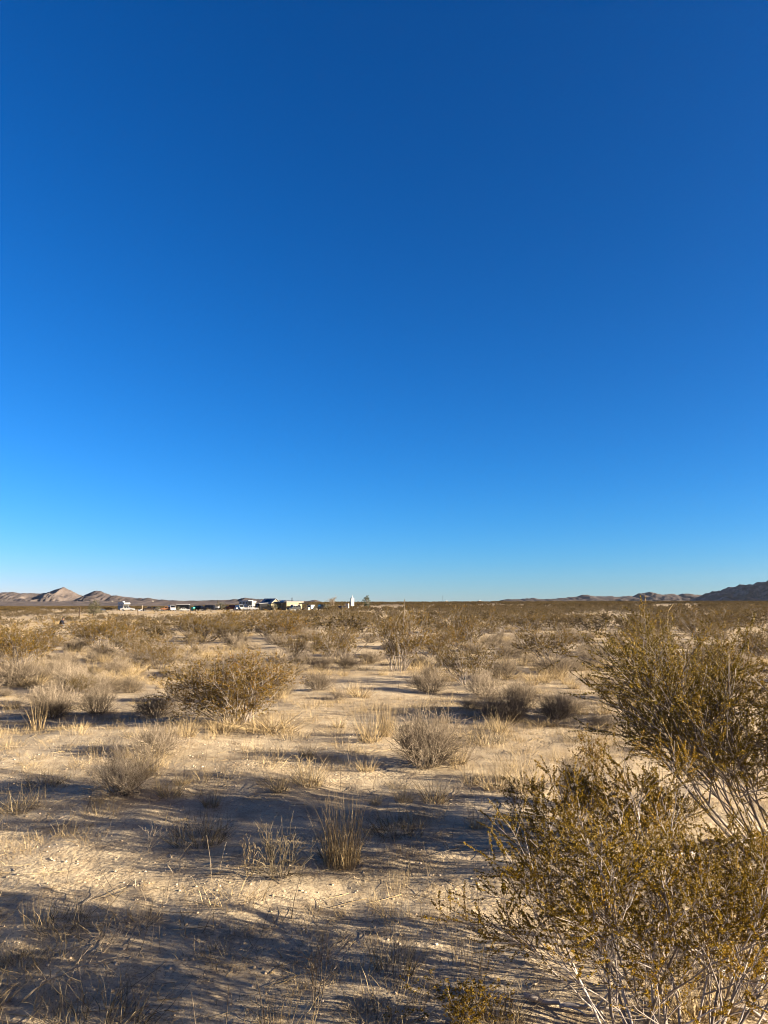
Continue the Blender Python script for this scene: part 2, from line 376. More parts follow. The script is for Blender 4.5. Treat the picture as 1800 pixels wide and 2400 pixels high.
def creosote_meshes(seed, Hh, W, ns=20, n1=6, n2=6, nl=14, leaf=.010, sides=(5, 4, 3), lean=(0, 0), bare=.35, r=.008, wig=.10, n0=2, pale=1, low=0.0, tw=1.0):
    g = rng_(seed)
    az = g.uniform(0, 2 * math.pi, ns); rad = .10 * W * np.sqrt(g.uniform(0, 1, ns))
    st = np.stack([np.cos(az) * rad, np.sin(az) * rad, np.full(ns, -.04)], -1)
    tilt = np.arctan(W / 2 / Hh) * 1.12 * g.uniform(.10, 1, ns) ** .7
    d = np.stack([np.cos(az) * np.sin(tilt) + lean[0], np.sin(az) * np.sin(tilt) + lean[1], np.cos(tilt)], -1)
    L = np.hypot(Hh, np.tan(tilt) * Hh * .95) * g.uniform(.62, 1.0, ns) * np.where(tilt > .9, .85, 1)
    st = polylines(st, d, L, 9, wig, .035, g)
    br = Plant(); fo = Plant(); tn = lambda k, lo=0, hi=1: g.uniform(lo, hi, k)
    r0 = r * g.uniform(.6, 1.3, ns)
    br.tubes(st, r0, r0 * .28, sides[0], tn(ns, 0, pale))
    if n0:
        b0, f, idx = sprout(st, n0, .15, .6, .35 * Hh, .62 * Hh, 14, 34, 7, wig, .04, g)
        br.tubes(b0, r * .55, r * .2, sides[0], tn(len(b0), 0, pale))
        P0 = np.concatenate([np.stack([s[np.linspace(0, len(s) - 1, 7).astype(int)] for s in st]), b0])
    else: P0 = st
    b1, f, idx = sprout(P0, n1, bare, .98, .16 * Hh, .34 * Hh, 18, 48, 5, wig * 1.2, .05, g)
    br.tubes(b1, r * .32, r * .13, sides[1], tn(len(b1), 0, .75))
    if n2:
        b2, f, idx = sprout(b1, n2, .15, 1, tw * .06 * Hh, tw * .16 * Hh, 18, 55, 3, wig * 1.2, .05, g)
        br.tubes(b2, r * .16, r * .09, sides[2], tn(len(b2), 0, .5))
    else: b2 = b1
    C, D, idx = along(b2, nl, .25, g)
    if low:   # few leaves low down: the bare stems show
        ok = g.uniform(0, 1, len(C)) < np.clip((C[:, 2] / np.percentile(C[:, 2], 95) - low) / .25, .07, 1); C, D, idx = C[ok], D[ok], idx[ok]
    K = len(C)
    clump = g.uniform(0, 1, len(b1))[(idx // n2 if n2 else idx)]
    fo.leaves(C, D, leaf * g.uniform(.7, 1.4, K), leaf * .62 * g.uniform(.7, 1.3, K), np.clip(.55 * clump + .45 * g.uniform(0, 1, K), 0, 1), g)
    AL = np.concatenate(fo.V); sx = W / 2 / np.percentile(np.hypot(AL[:, 0], AL[:, 1]), 93); sz = Hh / np.percentile(AL[:, 2], 97)
    for q in (br, fo):
        q.V = [v * np.array([sx, sx, sz]) for v in q.V]
    return br, fo

def creosote_pair(name, seed, far=False, leafm=None, barkm=None, **k):
    br, fo = creosote_meshes(seed, **k)
    return br.mesh(name + "_branches", [barkm or M_BARK]), fo.mesh(name + "_foliage", [leafm or (M_LEAFD if far else M_LEAF)])

def creosote_single(name, seed, **k):
    br, fo = creosote_meshes(seed, **k)
    nb = sum(len(q) for q in br.Q); nf = sum(len(q) for q in fo.Q)
    p = Plant(); p.V = br.V + fo.V; p.Q = br.Q + [q + br.n for q in fo.Q]; p.T = br.T + fo.T
    return p.mesh(name, [M_BARK, M_LEAFD], np.concatenate([np.zeros(nb), np.ones(nf)]))

def dry_shrub_mesh(name, seed, Hh=.45, W=.8, ns=70, n1=5, n2=3, r=.0022, material=None, mat2=None):
    g = rng_(seed); az = g.uniform(0, 2 * math.pi, ns); rad = .16 * W * np.sqrt(g.uniform(0, 1, ns))
    s = np.stack([np.cos(az) * rad, np.sin(az) * rad, np.full(ns, -.02)], -1)
    tilt = g.uniform(.0, 1.35, ns) ** .85
    d = np.stack([np.cos(az) * np.sin(tilt), np.sin(az) * np.sin(tilt), np.cos(tilt) + .05], -1)
    L = 1 / np.sqrt((np.sin(tilt) / (W / 2)) ** 2 + (np.cos(tilt) / Hh) ** 2) * g.uniform(.6, 1.02, ns)
    p = Plant(); st = polylines(s, d, L, 6, .16, .03, g); p.tubes(st, r * 1.7, r * .7, 3, g.uniform(.1, .7, ns))
    b1, _, _ = sprout(st, n1, .25, .95, .18 * W, .36 * W, 18, 50, 4, .16, .06, g); p.tubes(b1, r, r * .5, 3, g.uniform(.2, .9, len(b1)))
    if n2:
        b2, _, _ = sprout(b1, n2, .3, 1, .06 * W, .16 * W, 20, 60, 3, .2, .04, g); p.tubes(b2, r * .7, r * .35, 3, g.uniform(.3, 1, len(b2)))
    return p.mesh(name, [material or M_GREY])

def tuft_mesh(name, seed, Hh=.35, W=.4, n=160, wd=.005, spread=.8, up=0.0, bend=.10, material=None, foot=.3, tint=(0, 1), droop=-.05):
    g = rng_(seed); az = g.uniform(0, 2 * math.pi, n); rad = foot * W * np.sqrt(g.uniform(0, 1, n))
    s = np.stack([np.cos(az) * rad, np.sin(az) * rad, np.full(n, -.02)], -1)
    az2 = az + g.normal(size=n) * .6; tilt = spread * g.uniform(0, 1, n) ** .8
    d = np.stack([np.cos(az2) * np.sin(tilt), np.sin(az2) * np.sin(tilt), np.cos(tilt)], -1)
    p = Plant(); P = polylines(s, d, Hh * g.uniform(.35, 1.05, n), 5, bend, droop, g)
    p.blades(P, wd * g.uniform(.6, 1.4, n), g.uniform(tint[0], tint[1], n), g)
    return p.mesh(name, [material or M_STRAW])

def sprig_mesh(name, seed, Hh=.3, n=4, n1=5, n2=3, r=.003, material=None, spread=.5):
    g = rng_(seed); az = g.uniform(0, 2 * math.pi, n); tilt = g.uniform(.05, spread, n)
    d = np.stack([np.cos(az) * np.sin(tilt), np.sin(az) * np.sin(tilt), np.cos(tilt)], -1)
    p = Plant(); st = polylines(np.stack([np.cos(az) * .01, np.sin(az) * .01, np.full(n, -.02)], -1), d, Hh * g.uniform(.7, 1, n), 6, .09, .02, g)
    p.tubes(st, r, r * .4, 4, g.uniform(.3, 1, n))
    b1, _, _ = sprout(st, n1, .25, .95, Hh * .25, Hh * .5, 25, 55, 4, .12, .03, g); p.tubes(b1, r * .55, r * .28, 3, g.uniform(.3, 1, len(b1)))
    if n2:
        b2, _, _ = sprout(b1, n2, .3, 1, Hh * .08, Hh * .2, 25, 60, 3, .12, .02, g); p.tubes(b2, r * .33, r * .2, 3, g.uniform(.4, 1, len(b2)))
    return p.mesh(name, [material or M_GREY])

def put(root_name, meshes, x, y, rz, sc, label, cat, group=None, sz=None):
    """one plant on the ground; meshes = one mesh, or {part name: mesh}"""
    loc = (x, y, float(H(x, y))); s = (sc, sc, sc if sz is None else sz)
    if isinstance(meshes, dict):
        o = empty(root_name, loc, rz); o.scale = s
        for k, me in meshes.items():
            link(k, me, o)
    else:
        o = link(root_name, meshes, None, loc, (0, 0, rz), s)
    return tag(o, label, cat, group)

def span(px, x, y):   # metres that a run of photograph pixels covers at that spot
    return px * math.sqrt(y * y * (1 + PITCH ** 2)) / F
# ------------------------------------------------------------------ plants: meshes shared by the copies
CM = [creosote_pair("creosote_mid", 100 + k, Hh=1.0, W=1.75, ns=19, n1=6, n2=4, nl=11, leaf=.021, sides=(4, 3, 3), r=.010, n0=1, bare=.20 + .05 * (k % 3), pale=.42) for k in range(7)]
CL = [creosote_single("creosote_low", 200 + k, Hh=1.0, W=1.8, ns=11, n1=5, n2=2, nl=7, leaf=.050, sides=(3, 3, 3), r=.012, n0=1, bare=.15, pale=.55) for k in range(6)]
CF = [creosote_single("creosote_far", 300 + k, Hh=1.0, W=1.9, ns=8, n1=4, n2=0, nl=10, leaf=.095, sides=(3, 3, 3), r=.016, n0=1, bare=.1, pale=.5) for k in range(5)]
DS = [dry_shrub_mesh("dry_shrub", 400 + k, .5, 1.0, ns=75, n1=6, n2=3, r=.0030) for k in range(6)]
DL = [dry_shrub_mesh("dry_shrub_low", 430 + k, .5, 1.0, ns=55, n1=5, n2=2, r=.005) for k in range(4)]
TF = [tuft_mesh("straw_tuft", 500 + k, .5, .5, 150, .006, .75) for k in range(5)]
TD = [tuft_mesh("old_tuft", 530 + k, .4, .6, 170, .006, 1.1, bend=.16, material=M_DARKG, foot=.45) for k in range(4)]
TS = [tuft_mesh("tall_straw", 560 + k, 1.0, .35, 190, .007, .30, bend=.05, foot=.45, droop=-.01) for k in range(2)]
TL = [tuft_mesh("litter_grass", 580 + k, .10, .5, 70, .004, 1.5, bend=.25, foot=.7, material=(M_STRAW if k % 2 else M_DARKG)) for k in range(4)]
TP = [tuft_mesh("pale_grass", 590 + k, .22, .35, 60, .004, .9, bend=.14, foot=.5) for k in range(4)]
SG = [sprig_mesh("sprig", 600 + k, .3, n=3 + k % 3, material=(M_GREY if k % 2 else M_STRAW)) for k in range(5)]
BUSH_XY = []    # (x, y, radius) of what is already planted, so that the scatter keeps clear of it

def cre(px, py, wpx, hpx, label, k=0, rz=0.0, group="creosote bushes named one by one", mesh=None, name="creosote_bush"):
    x, y = ground(px, py); W, Hh = span(wpx, x, y), span(hpx, x, y)
    br, fo = mesh or CM[k % len(CM)]
    o = put(name, {"branches": br, "foliage": fo}, x, y, rz, W / 1.75, label, "bush", None, Hh)
    BUSH_XY.append((x, y, W / 2)); return o

def shr(px, py, wpx, hpx, label, k=0, name="dry_shrub", meshes=None, w0=1.0, h0=.5, cat="shrub", rz=None):
    x, y = ground(px, py); W, Hh = span(wpx, x, y), span(hpx, x, y)
    ms = meshes or DS
    o = put(name, ms[k % len(ms)], x, y, (k * 1.7 if rz is None else rz), W / w0, label, cat, None, Hh / h0)
    BUSH_XY.append((x, y, W / 2)); return o

# --- the big creosotes of the foreground
def big(px, py, Wm, Hm, seed, label, **k):
    x, y = ground(px, py)
    m = creosote_pair("creosote_near", seed, Hh=Hm, W=Wm, **k)
    o = put("creosote_bush", {"branches": m[0], "foliage": m[1]}, x, y, 0, 1, label, "bush"); BUSH_XY.append((x, y, Wm / 2)); return o
big(1550, 2490, 1.55, .90, 31, "low golden creosote bush with pale forked stems, closest to the viewer", ns=19, n1=6, n2=7, nl=84, leaf=.0070, tw=1.25, r=.0060, pale=.8, wig=.13, bare=.42, leafm=M_LEAFN, barkm=M_BARKN, low=.38)
big(1900, 2040, 2.35, 1.46, 33, "tallest creosote bush, long grey stems leaning over the sand at the edge of view", ns=22, n1=7, n2=7, nl=62, leaf=.0108, tw=1.3, r=.010, wig=.085, bare=.42, lean=(-.10, 0), low=.30, pale=.8, leafm=M_LEAFO)
big(1590, 1705, 2.0, 1.12, 13, "olive creosote bush half hidden behind the tallest leaning creosote", ns=20, n1=7, n2=6, nl=14, leaf=.018, r=.009, bare=.3)
big(1480, 1975, .95, .42, 15, "small dark creosote between the closest golden bush and the tallest one", ns=11, n1=6, n2=5, nl=14, leaf=.010, r=.005, wig=.12, bare=.3, leafm=M_LEAFN)
big(1235, 1940, .40, .38, 16, "thin young creosote shoot at the sand edge of the golden bush", ns=5, n1=4, n2=4, nl=7, leaf=.010, r=.003, wig=.10, bare=.2, leafm=M_LEAFN)
big(1395, 1850, .40, .48, 17, "slender creosote shoot standing in front of the leaning grey stems", ns=5, n1=5, n2=4, nl=10, leaf=.012, r=.003, wig=.10, bare=.3)
big(1765, 2330, 1.0, .62, 18, "sparse bare-stemmed creosote in straw beside the closest golden bush", ns=12, n1=5, n2=5, nl=16, leaf=.009, r=.006, wig=.16, bare=.4)
cre(555, 1692, 310, 140, mesh=creosote_pair("creosote_near", 71, Hh=1.0, W=1.75, ns=30, n1=7, n2=5, nl=12, leaf=.017, r=.010, bare=.15, pale=.5, wig=.12), label="wide creosote bush with golden straw at its foot, alone on open sand")
cre(375, 1568, 150, 62, "creosote bush just behind and beside the wide straw-footed one", 1)
cre(935, 1572, 150, 135, "half bare creosote with grey twigs below and olive top in the middle", 2)
cre(1090, 1518, 160, 82, "dense dome of creosote at the upper edge of the open sand", 3)
cre(50, 1572, 190, 105, "broad rusty creosote bush cut off by the frame edge", 4)
cre(255, 1530, 180, 75, "creosote bush in the thicket past the broad rusty one", 5)
cre(470, 1505, 190, 65, "creosote thicket bush straight below the teal box", 6)
cre(655, 1500, 170, 62, "creosote bush on the near side of the flat-roofed cream house", 0, 1.1)
cre(690, 1545, 85, 58, "small upright creosote between the wide straw-footed bush and the houses", 1, 2.0)
cre(180, 1634, 70, 48, "small orange creosote among grey dry shrubs", 2, .6)
cre(1505, 1492, 180, 62, "smooth brown creosote left of the nodding pale stalk", 3, 2.2)
cre(1640, 1490, 190, 62, "creosote bush behind the nodding pale stalk", 4, .8)
cre(1745, 1470, 150, 48, "creosote at the frame edge below the dark mountain", 5, 1.9)
cre(560, 1470, 120, 40, "creosote in front of the white pickup truck", 6, .4)
cre(810, 1480, 120, 52, "creosote below the white water tank post", 1, 2.7)
cre(1240, 1480, 140, 46, "creosote right of the dense dome, against the plain", 2, 2.9)
cre(1370, 1478, 120, 42, "creosote at the far end of the grey shrub clearing", 5, .2)
cre(1080, 2400, 220, 75, "low yellow-green creosote sprouts at the bottom edge", 3, .5, mesh=creosote_pair("creosote_near", 21, Hh=1.0, W=1.75, ns=20, n1=3, n2=3, nl=8, leaf=.04, r=.009, leafm=M_LEAFN, wig=.14, bare=.2))

# --- grey dry shrubs, straw tufts and sprigs one can tell apart
shr(1000, 1795, 175, 108, "largest grey-brown dry shrub, bristling on open sand", 0)
shr(1075, 1790, 70, 75, "straw tuft leaning out of the largest grey-brown shrub", 0, "grass_tuft", TF, .62, .45, "grass tuft")
shr(285, 1858, 155, 82, "pale bleached shrub fanning up from a straw base", 1)
shr(365, 1772, 115, 62, "dry shrub with bare grey stems behind the pale bleached one", 2)
shr(1010, 1622, 92, 48, "round grey shrub alone left of the stacked pair", 3)
shr(1133, 1630, 76, 50, "upper shrub of the stacked pale pair", 4)
shr(1152, 1680, 62, 46, "lower shrub of the stacked pale pair, rounded and bright", 5)
shr(1222, 1652, 85, 48, "brownish shrub right of the stacked pale pair", 0)
shr(1170, 1590, 92, 44, "grey mound above the stacked pale pair", 1)
shr(1300, 1580, 95, 36, "flat grey shrub with a long black shadow near the leaning creosote", 2)
shr(1345, 1572, 50, 32, "straw-coloured shrub joined to the flat grey one", 3)
shr(1372, 1550, 58, 26, "small grey shrub beyond the flat grey one", 4)
shr(1247, 1540, 55, 36, "straw clump in the middle of the clearing", 1, "grass_tuft", TF, .62, .45, "grass tuft")
shr(1185, 1545, 62, 34, "brown shrub behind the grey mound", 5)
shr(1106, 1532, 58, 22, "low brown shrub at the foot of the dense creosote dome", 0)
shr(1328, 1506, 64, 26, "dark low shrub at the back of the clearing", 1)
shr(1345, 1890, 82, 92, "slate grey shrub wedged beside the young creosote shoots", 2, rz=1)
shr(1405, 1735, 76, 46, "bleached fan of stalks on sand before the tallest creosote", 0, "dry_sprig", SG, .22, .3, "sprig")
shr(1140, 1738, 115, 52, "brown stalky clump right of the largest grey-brown shrub", 0, "grass_tuft", TD, .8, .36, "grass tuft")
shr(1275, 1700, 130, 26, "long low row of golden stubble on sand", 2, "grass_tuft", TF, .62, .45, "grass tuft", rz=0)
shr(1068, 1862, 36, 36, "tiny dark twig plant on bare sand", 1, "dry_sprig", SG, .22, .3, "sprig")
shr(87, 1712, 46, 80, "stiff upright straw bunch beside a long shadow", 0, "grass_tuft", [tuft_mesh("small_bunch", 659, 1.0, .5, 70, .012, .26, bend=.10, foot=.4, tint=(0, .75))], .65, 1.0, "grass tuft")
shr(130, 1664, 88, 52, "grey shrub behind the stiff straw bunch", 3)
shr(228, 1672, 82, 56, "grey shrub right of the small orange creosote", 4)
shr(277, 1584, 68, 36, "grey shrub before the creosote thicket", 5)
shr(304, 1624, 62, 36, "dusky little shrub with a slim shadow left of the wide creosote", 0)
shr(127, 1584, 72, 36, "pale shrub at the foot of the broad rusty creosote", 1)
shr(27, 1598, 56, 36, "bleached shrub at the frame edge under the rusty creosote", 2)
shr(751, 1572, 46, 30, "dark compact shrub right of the small upright creosote", 3)
shr(700, 1560, 26, 18, "dark tiny shrub behind the wide creosote", 4)
shr(846, 1634, 84, 44, "loose straw tuft in front of the half bare creosote", 2, "grass_tuft", TF, .62, .45, "grass tuft")
shr(797, 1640, 34, 22, "small dark shrub casting a thin shadow by the loose straw tuft", 5)
shr(868, 1738, 95, 80, "straw bunch left of the largest grey-brown shrub", 3, "grass_tuft", TF, .62, .45, "grass tuft")
shr(905, 1725, 50, 95, "tall thin stalks rising behind the straw bunch", 1, "grass_tuft", TS, .55, 1.0, "grass tuft")
shr(711, 1822, 48, 50, "single pale branched sprig beside a flat shadow", 2, "dry_sprig", SG, .22, .3, "sprig")
shr(103, 1840, 115, 42, "low brown grass patch left of the pale bleached shrub", 1, "grass_tuft", TD, .8, .36, "grass tuft")
shr(640, 1712, 210, 46, "golden straw skirt under the wide lone creosote", 4, "grass_tuft", TF, .62, .45, "grass tuft", rz=0)
shr(520, 1715, 110, 52, "second straw skirt, at the shaded foot of the wide creosote", 1, "grass_tuft", TF, .62, .45, "grass tuft")
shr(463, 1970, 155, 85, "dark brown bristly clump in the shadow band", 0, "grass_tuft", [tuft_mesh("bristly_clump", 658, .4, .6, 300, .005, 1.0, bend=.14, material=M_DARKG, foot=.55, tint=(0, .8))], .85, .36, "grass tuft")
shr(343, 1998, 52, 68, "upright forked sprig left of the dark bristly clump", 3, "dry_sprig", SG, .22, .3, "sprig")
shr(582, 2058, 66, 76, "bleached branching twig at the end of a shadow", 4, "dry_sprig", SG, .22, .3, "sprig")
shr(145, 2168, 160, 54, "flattened dark shrub on the shaded sand", 3, "grass_tuft", TD, .8, .36, "grass tuft")
shr(43, 2262, 150, 62, "tangled grass clump cut by the frame edge", 0, "grass_tuft", TD, .8, .36, "grass tuft")
shr(235, 2232, 82, 62, "wispy grey sprig below the flattened dark shrub", 1, "dry_sprig", SG, .22, .3, "sprig")
shr(215, 2410, 270, 135, "large dead grass clump under the long pale arching twig", 0, "grass_tuft", [tuft_mesh("dead_clump", 656, .4, .6, 260, .006, 1.35, bend=.32, material=M_DARKG, foot=.55, tint=(0, 1))], .85, .36, "grass tuft", rz=2)
shr(180, 2038, 150, 26, "thin flat litter of straw on bare sand", 1, "grass_tuft", TL, .5, .10, "grass tuft")
shr(40, 1898, 130, 44, "dry grass at the frame edge below the low brown patch", 2, "grass_tuft", TD, .8, .36, "grass tuft")
shr(800, 2025, 112, 178, "tallest straw-gold grass bunch, catching the sun", 0, "grass_tuft", [tuft_mesh("straw_bunch", 655, 1.0, .5, 230, .0065, .22, bend=.09, foot=.45, droop=-.010, tint=(.05, .85))], .62, 1.0, "grass tuft")
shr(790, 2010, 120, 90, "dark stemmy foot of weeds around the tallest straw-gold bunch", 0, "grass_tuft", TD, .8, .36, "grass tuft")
shr(655, 2052, 135, 92, "dark weedy clump left of the tallest straw-gold bunch", 0, "dry_shrub", [dry_shrub_mesh("dark_weeds", 657, .5, 1.0, ns=26, n1=4, n2=2, r=.004, material=M_DARKG)], 1.0, .5)
shr(963, 2034, 16, 38, "bare pale Y-shaped twig stuck in shaded sand", 0, "dry_sprig", [sprig_mesh("y_twig", 650, .3, n=2, n1=1, n2=0, r=.006)], .12, .3, "sprig")
shr(925, 2272, 125, 115, "stiff spiky dead clump tilted over its own shadow", 0, "grass_tuft", [tuft_mesh("stiff_clump", 651, .4, .6, 150, .008, 1.0, bend=.05, material=M_DARKG, foot=.5, tint=(.3, 1))], .85, .36, "grass tuft")
shr(1095, 2262, 75, 118, "thin upright stalks beside the golden bush", 1, "grass_tuft", [tuft_mesh("thin_stalks", 652, .5, .4, 46, .006, .35, bend=.05, foot=.6, tint=(.2, .9))], .4, .5, "grass tuft")
shr(740, 2358, 125, 160, "sprawling pale sprig with side shoots near the bottom edge", 2, "dry_sprig", [sprig_mesh("sprawl", 653, .4, n=4, n1=6, n2=3, r=.004, material=M_GREY, spread=.6)], .32, .4, "sprig")
shr(1630, 2395, 240, 150, "bed of dead straw at the foot of the golden bush", 3, "grass_tuft", TF, .62, .45, "grass tuft", rz=.4)
shr(1760, 2250, 190, 160, "bleached straw mass right of the golden bush", 0, "grass_tuft", TF, .62, .45, "grass tuft", rz=1.4)
shr(1690, 2110, 170, 120, "dry tangled grass between the golden bush and the tallest one", 2, "grass_tuft", TF, .62, .45, "grass tuft", rz=2.4)
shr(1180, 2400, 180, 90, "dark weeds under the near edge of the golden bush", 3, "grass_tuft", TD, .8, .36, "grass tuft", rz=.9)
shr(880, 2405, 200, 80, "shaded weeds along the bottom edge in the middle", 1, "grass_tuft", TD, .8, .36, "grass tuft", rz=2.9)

# --- scatter: kinds filled in over the plain, nearest and largest as things of their own
def scatter_points(g, n, d0, d1, half=.60, power=1.0):
    d = (d0 ** (2 * power) + (d1 ** (2 * power) - d0 ** (2 * power)) * g.uniform(0, 1, n)) ** (.5 / power)
    t = g.uniform(-half, half, n)
    return t * d, d

ROADS = [((at(150, 56)), 1.9, 21), ((at(180, 120)), 6.0, 28), ((at(495, 182)), 27, 80), ((at(420, 245)), 52, 20), ((at(700, 236)), 20, 22), ((at(905, 160)), 13, 32), ((at(600, 254)), 50, 13)]
def keep(x, y, r, planted, roads=True):
    for (rx, ry), ax, ay in ROADS if roads else ():
        if ((x - rx) / ax) ** 2 + ((y - ry) / ay) ** 2 < 1: return False
    for a, b, c in planted:
        if (x - a) ** 2 + (y - b) ** 2 < (c + r) ** 2 * .62: return False
    return True

def cover(x, y):   # how thick the brush is: open sand near, thicket beyond about 22 m, patchy
    d = math.hypot(x, y); t = x / max(y, 1)
    c = float(np.interp(d, [12, 17, 24, 40, 80, 200], [0, .10, .45, .62, .8, 1]))
    if .04 < t < .36 and d < 48: c *= .25
    if -.20 < t < -.06 and d < 26: c *= .4
    n = float(fbm(x * .10, y * .10, 2, 77))
    return c * float(np.clip((n - .40) / .15, .04, 1))

def zone(x, y):
    d = math.hypot(x, y); t = x / max(y, 1)
    side = ("the tan hills", "the parked vehicles", "the cream house", "the fence posts on the rise", "the low ridge", "the dark mountain")[int(np.digitize(t, [-.36, -.17, -.07, .12, .34]))]
    return side, ("near" if d < 45 else "middle" if d < 85 else "far")

g = rng_(5); planted = list(BUSH_XY); cands = []
X, Y = scatter_points(g, 5200, 14, 190)
for x, y in zip(X, Y):
    if g.uniform() > cover(x, y): continue
    Wd = float(np.clip(g.normal(1.9, .45), .8, 3.0)); 
    near = [p for p in planted if abs(p[0] - x) < 4 and abs(p[1] - y) < 4]
    if not keep(x, y, Wd * .5, near): continue
    planted.append((x, y, Wd / 2)); cands.append((x, y, Wd, min(1.12, Wd * float(g.uniform(.38, .56)))))
cands.sort(key=lambda c: -(c[2] * c[3]) / (c[0] ** 2 + c[1] ** 2))
adj = {"near": "mid-sized", "middle": "low", "far": "tiny-looking"}
for i, (x, y, Wd, Hh) in enumerate(cands[:275]):
    s, b = zone(x, y); rz = float(g.uniform(0, 6.28)); d = math.hypot(x, y)
    lab = f"{adj[b]} olive creosote bush in the brush before {s}" if b != "middle" else f"low olive creosote bush half way out towards {s}"
    if b == "far": lab = f"tiny-looking olive creosote bush far out under {s}"
    grp = f"{b} creosote bushes before {s}"
    if d < 42:
        br, fo = CM[int(g.integers(len(CM)))]
        put("creosote_bush", {"branches": br, "foliage": fo}, x, y, rz, Wd / 1.75, lab, "bush", grp, Hh)
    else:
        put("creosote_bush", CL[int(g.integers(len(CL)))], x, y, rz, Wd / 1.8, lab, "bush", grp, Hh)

# --- stuff: one object each, filled by instances
def scatter(name, protos, pts, kind="stuff", label=None):
    """pts: rows x, y, rz, scale_xy, scale_z; protos: meshes picked at random"""
    pts = np.asarray(pts, float)
    if len(pts) == 0: return
    me = bpy.data.meshes.new(name); n = len(pts); me.vertices.add(n)
    co = np.stack([pts[:, 0], pts[:, 1], H(pts[:, 0], pts[:, 1])], -1).astype(np.float32)
    me.vertices.foreach_set("co", co.ravel())
    a = me.attributes.new("rz", 'FLOAT_VECTOR', 'POINT'); a.data.foreach_set("vector", np.stack([0 * pts[:, 2], 0 * pts[:, 2], pts[:, 2]], -1).astype(np.float32).ravel())
    a = me.attributes.new("sc", 'FLOAT_VECTOR', 'POINT'); a.data.foreach_set("vector", np.stack([pts[:, 3], pts[:, 3], pts[:, 4]], -1).astype(np.float32).ravel())
    col = bpy.data.collections.new(name + "_sources")
    for k, m in enumerate(protos): col.objects.link(bpy.data.objects.new(name + "_source", m))
    ng = bpy.data.node_groups.new(name, 'GeometryNodeTree'); N = ng.nodes.new; L = ng.links.new
    ng.interface.new_socket("Geometry", in_out='INPUT', socket_type='NodeSocketGeometry'); ng.interface.new_socket("Geometry", in_out='OUTPUT', socket_type='NodeSocketGeometry')
    gi, go, ip = N('NodeGroupInput'), N('NodeGroupOutput'), N('GeometryNodeInstanceOnPoints')
    ci = N('GeometryNodeCollectionInfo'); ci.inputs[0].default_value = col; ci.inputs[1].default_value = True; ci.inputs[2].default_value = True
    r = N('GeometryNodeInputNamedAttribute'); r.data_type = 'FLOAT_VECTOR'; r.inputs[0].default_value = "rz"
    s = N('GeometryNodeInputNamedAttribute'); s.data_type = 'FLOAT_VECTOR'; s.inputs[0].default_value = "sc"
    L(gi.outputs[0], ip.inputs["Points"]); L(ci.outputs[0], ip.inputs["Instance"]); ip.inputs["Pick Instance"].default_value = True
    L(r.outputs[0], ip.inputs["Rotation"]); L(s.outputs[0], ip.inputs["Scale"]); L(ip.outputs[0], go.inputs[0])
    o = link(name, me); md = o.modifiers.new("scatter", 'NODES'); md.node_group = ng
    return tag(o, label, None, None, kind)

rest = [(x, y, float(g.uniform(0, 6.28)), Wd / 1.8, Hh) for x, y, Wd, Hh in cands[275:]]
X, Y = scatter_points(g, 9500, 185, 620)
far = []
for x, y in zip(X, Y):
    if float(fbm(x * .045, y * .02, 3, 78)) < (.45 if y < 380 else .36) or not keep(x, y, .6, ()): continue
    Wd = float(np.clip(g.normal(2.1, .5), 1.0, 3.2)); far.append((x, y, float(g.uniform(0, 6.28)), Wd / 1.9, min(1.35, Wd * float(g.uniform(.42, .6)))))
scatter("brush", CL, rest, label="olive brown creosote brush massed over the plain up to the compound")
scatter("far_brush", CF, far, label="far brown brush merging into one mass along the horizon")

# grey shrubs and straw tufts over the near and middle plain
def open_ground(x, y):
    return float(np.clip((fbm(x * .22, y * .22, 3, 91) - .34) / .2, .05, 1))
sh = []; X, Y = scatter_points(g, 3200, 9.5, 75)
pl2 = list(planted)
for x, y in zip(X, Y):
    if g.uniform() > open_ground(x, y) * .9: continue
    Wd = float(np.clip(g.normal(.54, .2), .26, 1.1)); near = [p for p in pl2 if abs(p[0] - x) < 3 and abs(p[1] - y) < 3]
    if not keep(x, y, Wd * .5, near): continue
    pl2.append((x, y, Wd / 2)); sh.append((x, y, Wd))
sh.sort(key=lambda c: -c[2] / math.hypot(c[0], c[1]))
for i, (x, y, Wd) in enumerate(sh[:210]):
    s, b = zone(x, y); d = math.hypot(x, y)
    put("dry_shrub", (DS if d < 22 else DL)[int(g.integers(4))], x, y, float(g.uniform(0, 6.28)), Wd, f"small grey dry shrub on the {'sand' if d < 22 else 'plain'} before {s}" if b == "near" else f"pale speck of dry shrub {b == 'far' and 'far' or 'half way'} out before {s}", "shrub", f"{b} dry shrubs {'on the sand' if d < 22 else 'on the plain'} before {s}", float(g.uniform(.75, 1.25)) * Wd)
tf = []; X, Y = scatter_points(g, 1600, 5.5, 40)
for x, y in zip(X, Y):
    if g.uniform() > open_ground(y, x): continue
    near = [p for p in pl2 if abs(p[0] - x) < 2 and abs(p[1] - y) < 2]
    if not keep(x, y, .12, near): continue
    tf.append((x, y, float(g.uniform(.35, .95))))
tf.sort(key=lambda c: -c[2] / math.hypot(c[0], c[1]))
for i, (x, y, s_) in enumerate(tf[:210]):
    s, b = zone(x, y); d = math.hypot(x, y)
    dark = g.uniform() < .3
    put("grass_tuft", (TD if dark else TF)[int(g.integers(4))], x, y, float(g.uniform(0, 6.28)), s_ * .8, f"small {'brown' if dark else 'straw'} grass tuft {'close by' if d < 13 else 'farther out'} on the sand before {s}", "grass tuft", f"{'brown' if dark else 'straw'} tufts {'close by' if d < 13 else 'farther out'} before {s}", s_ * .7)

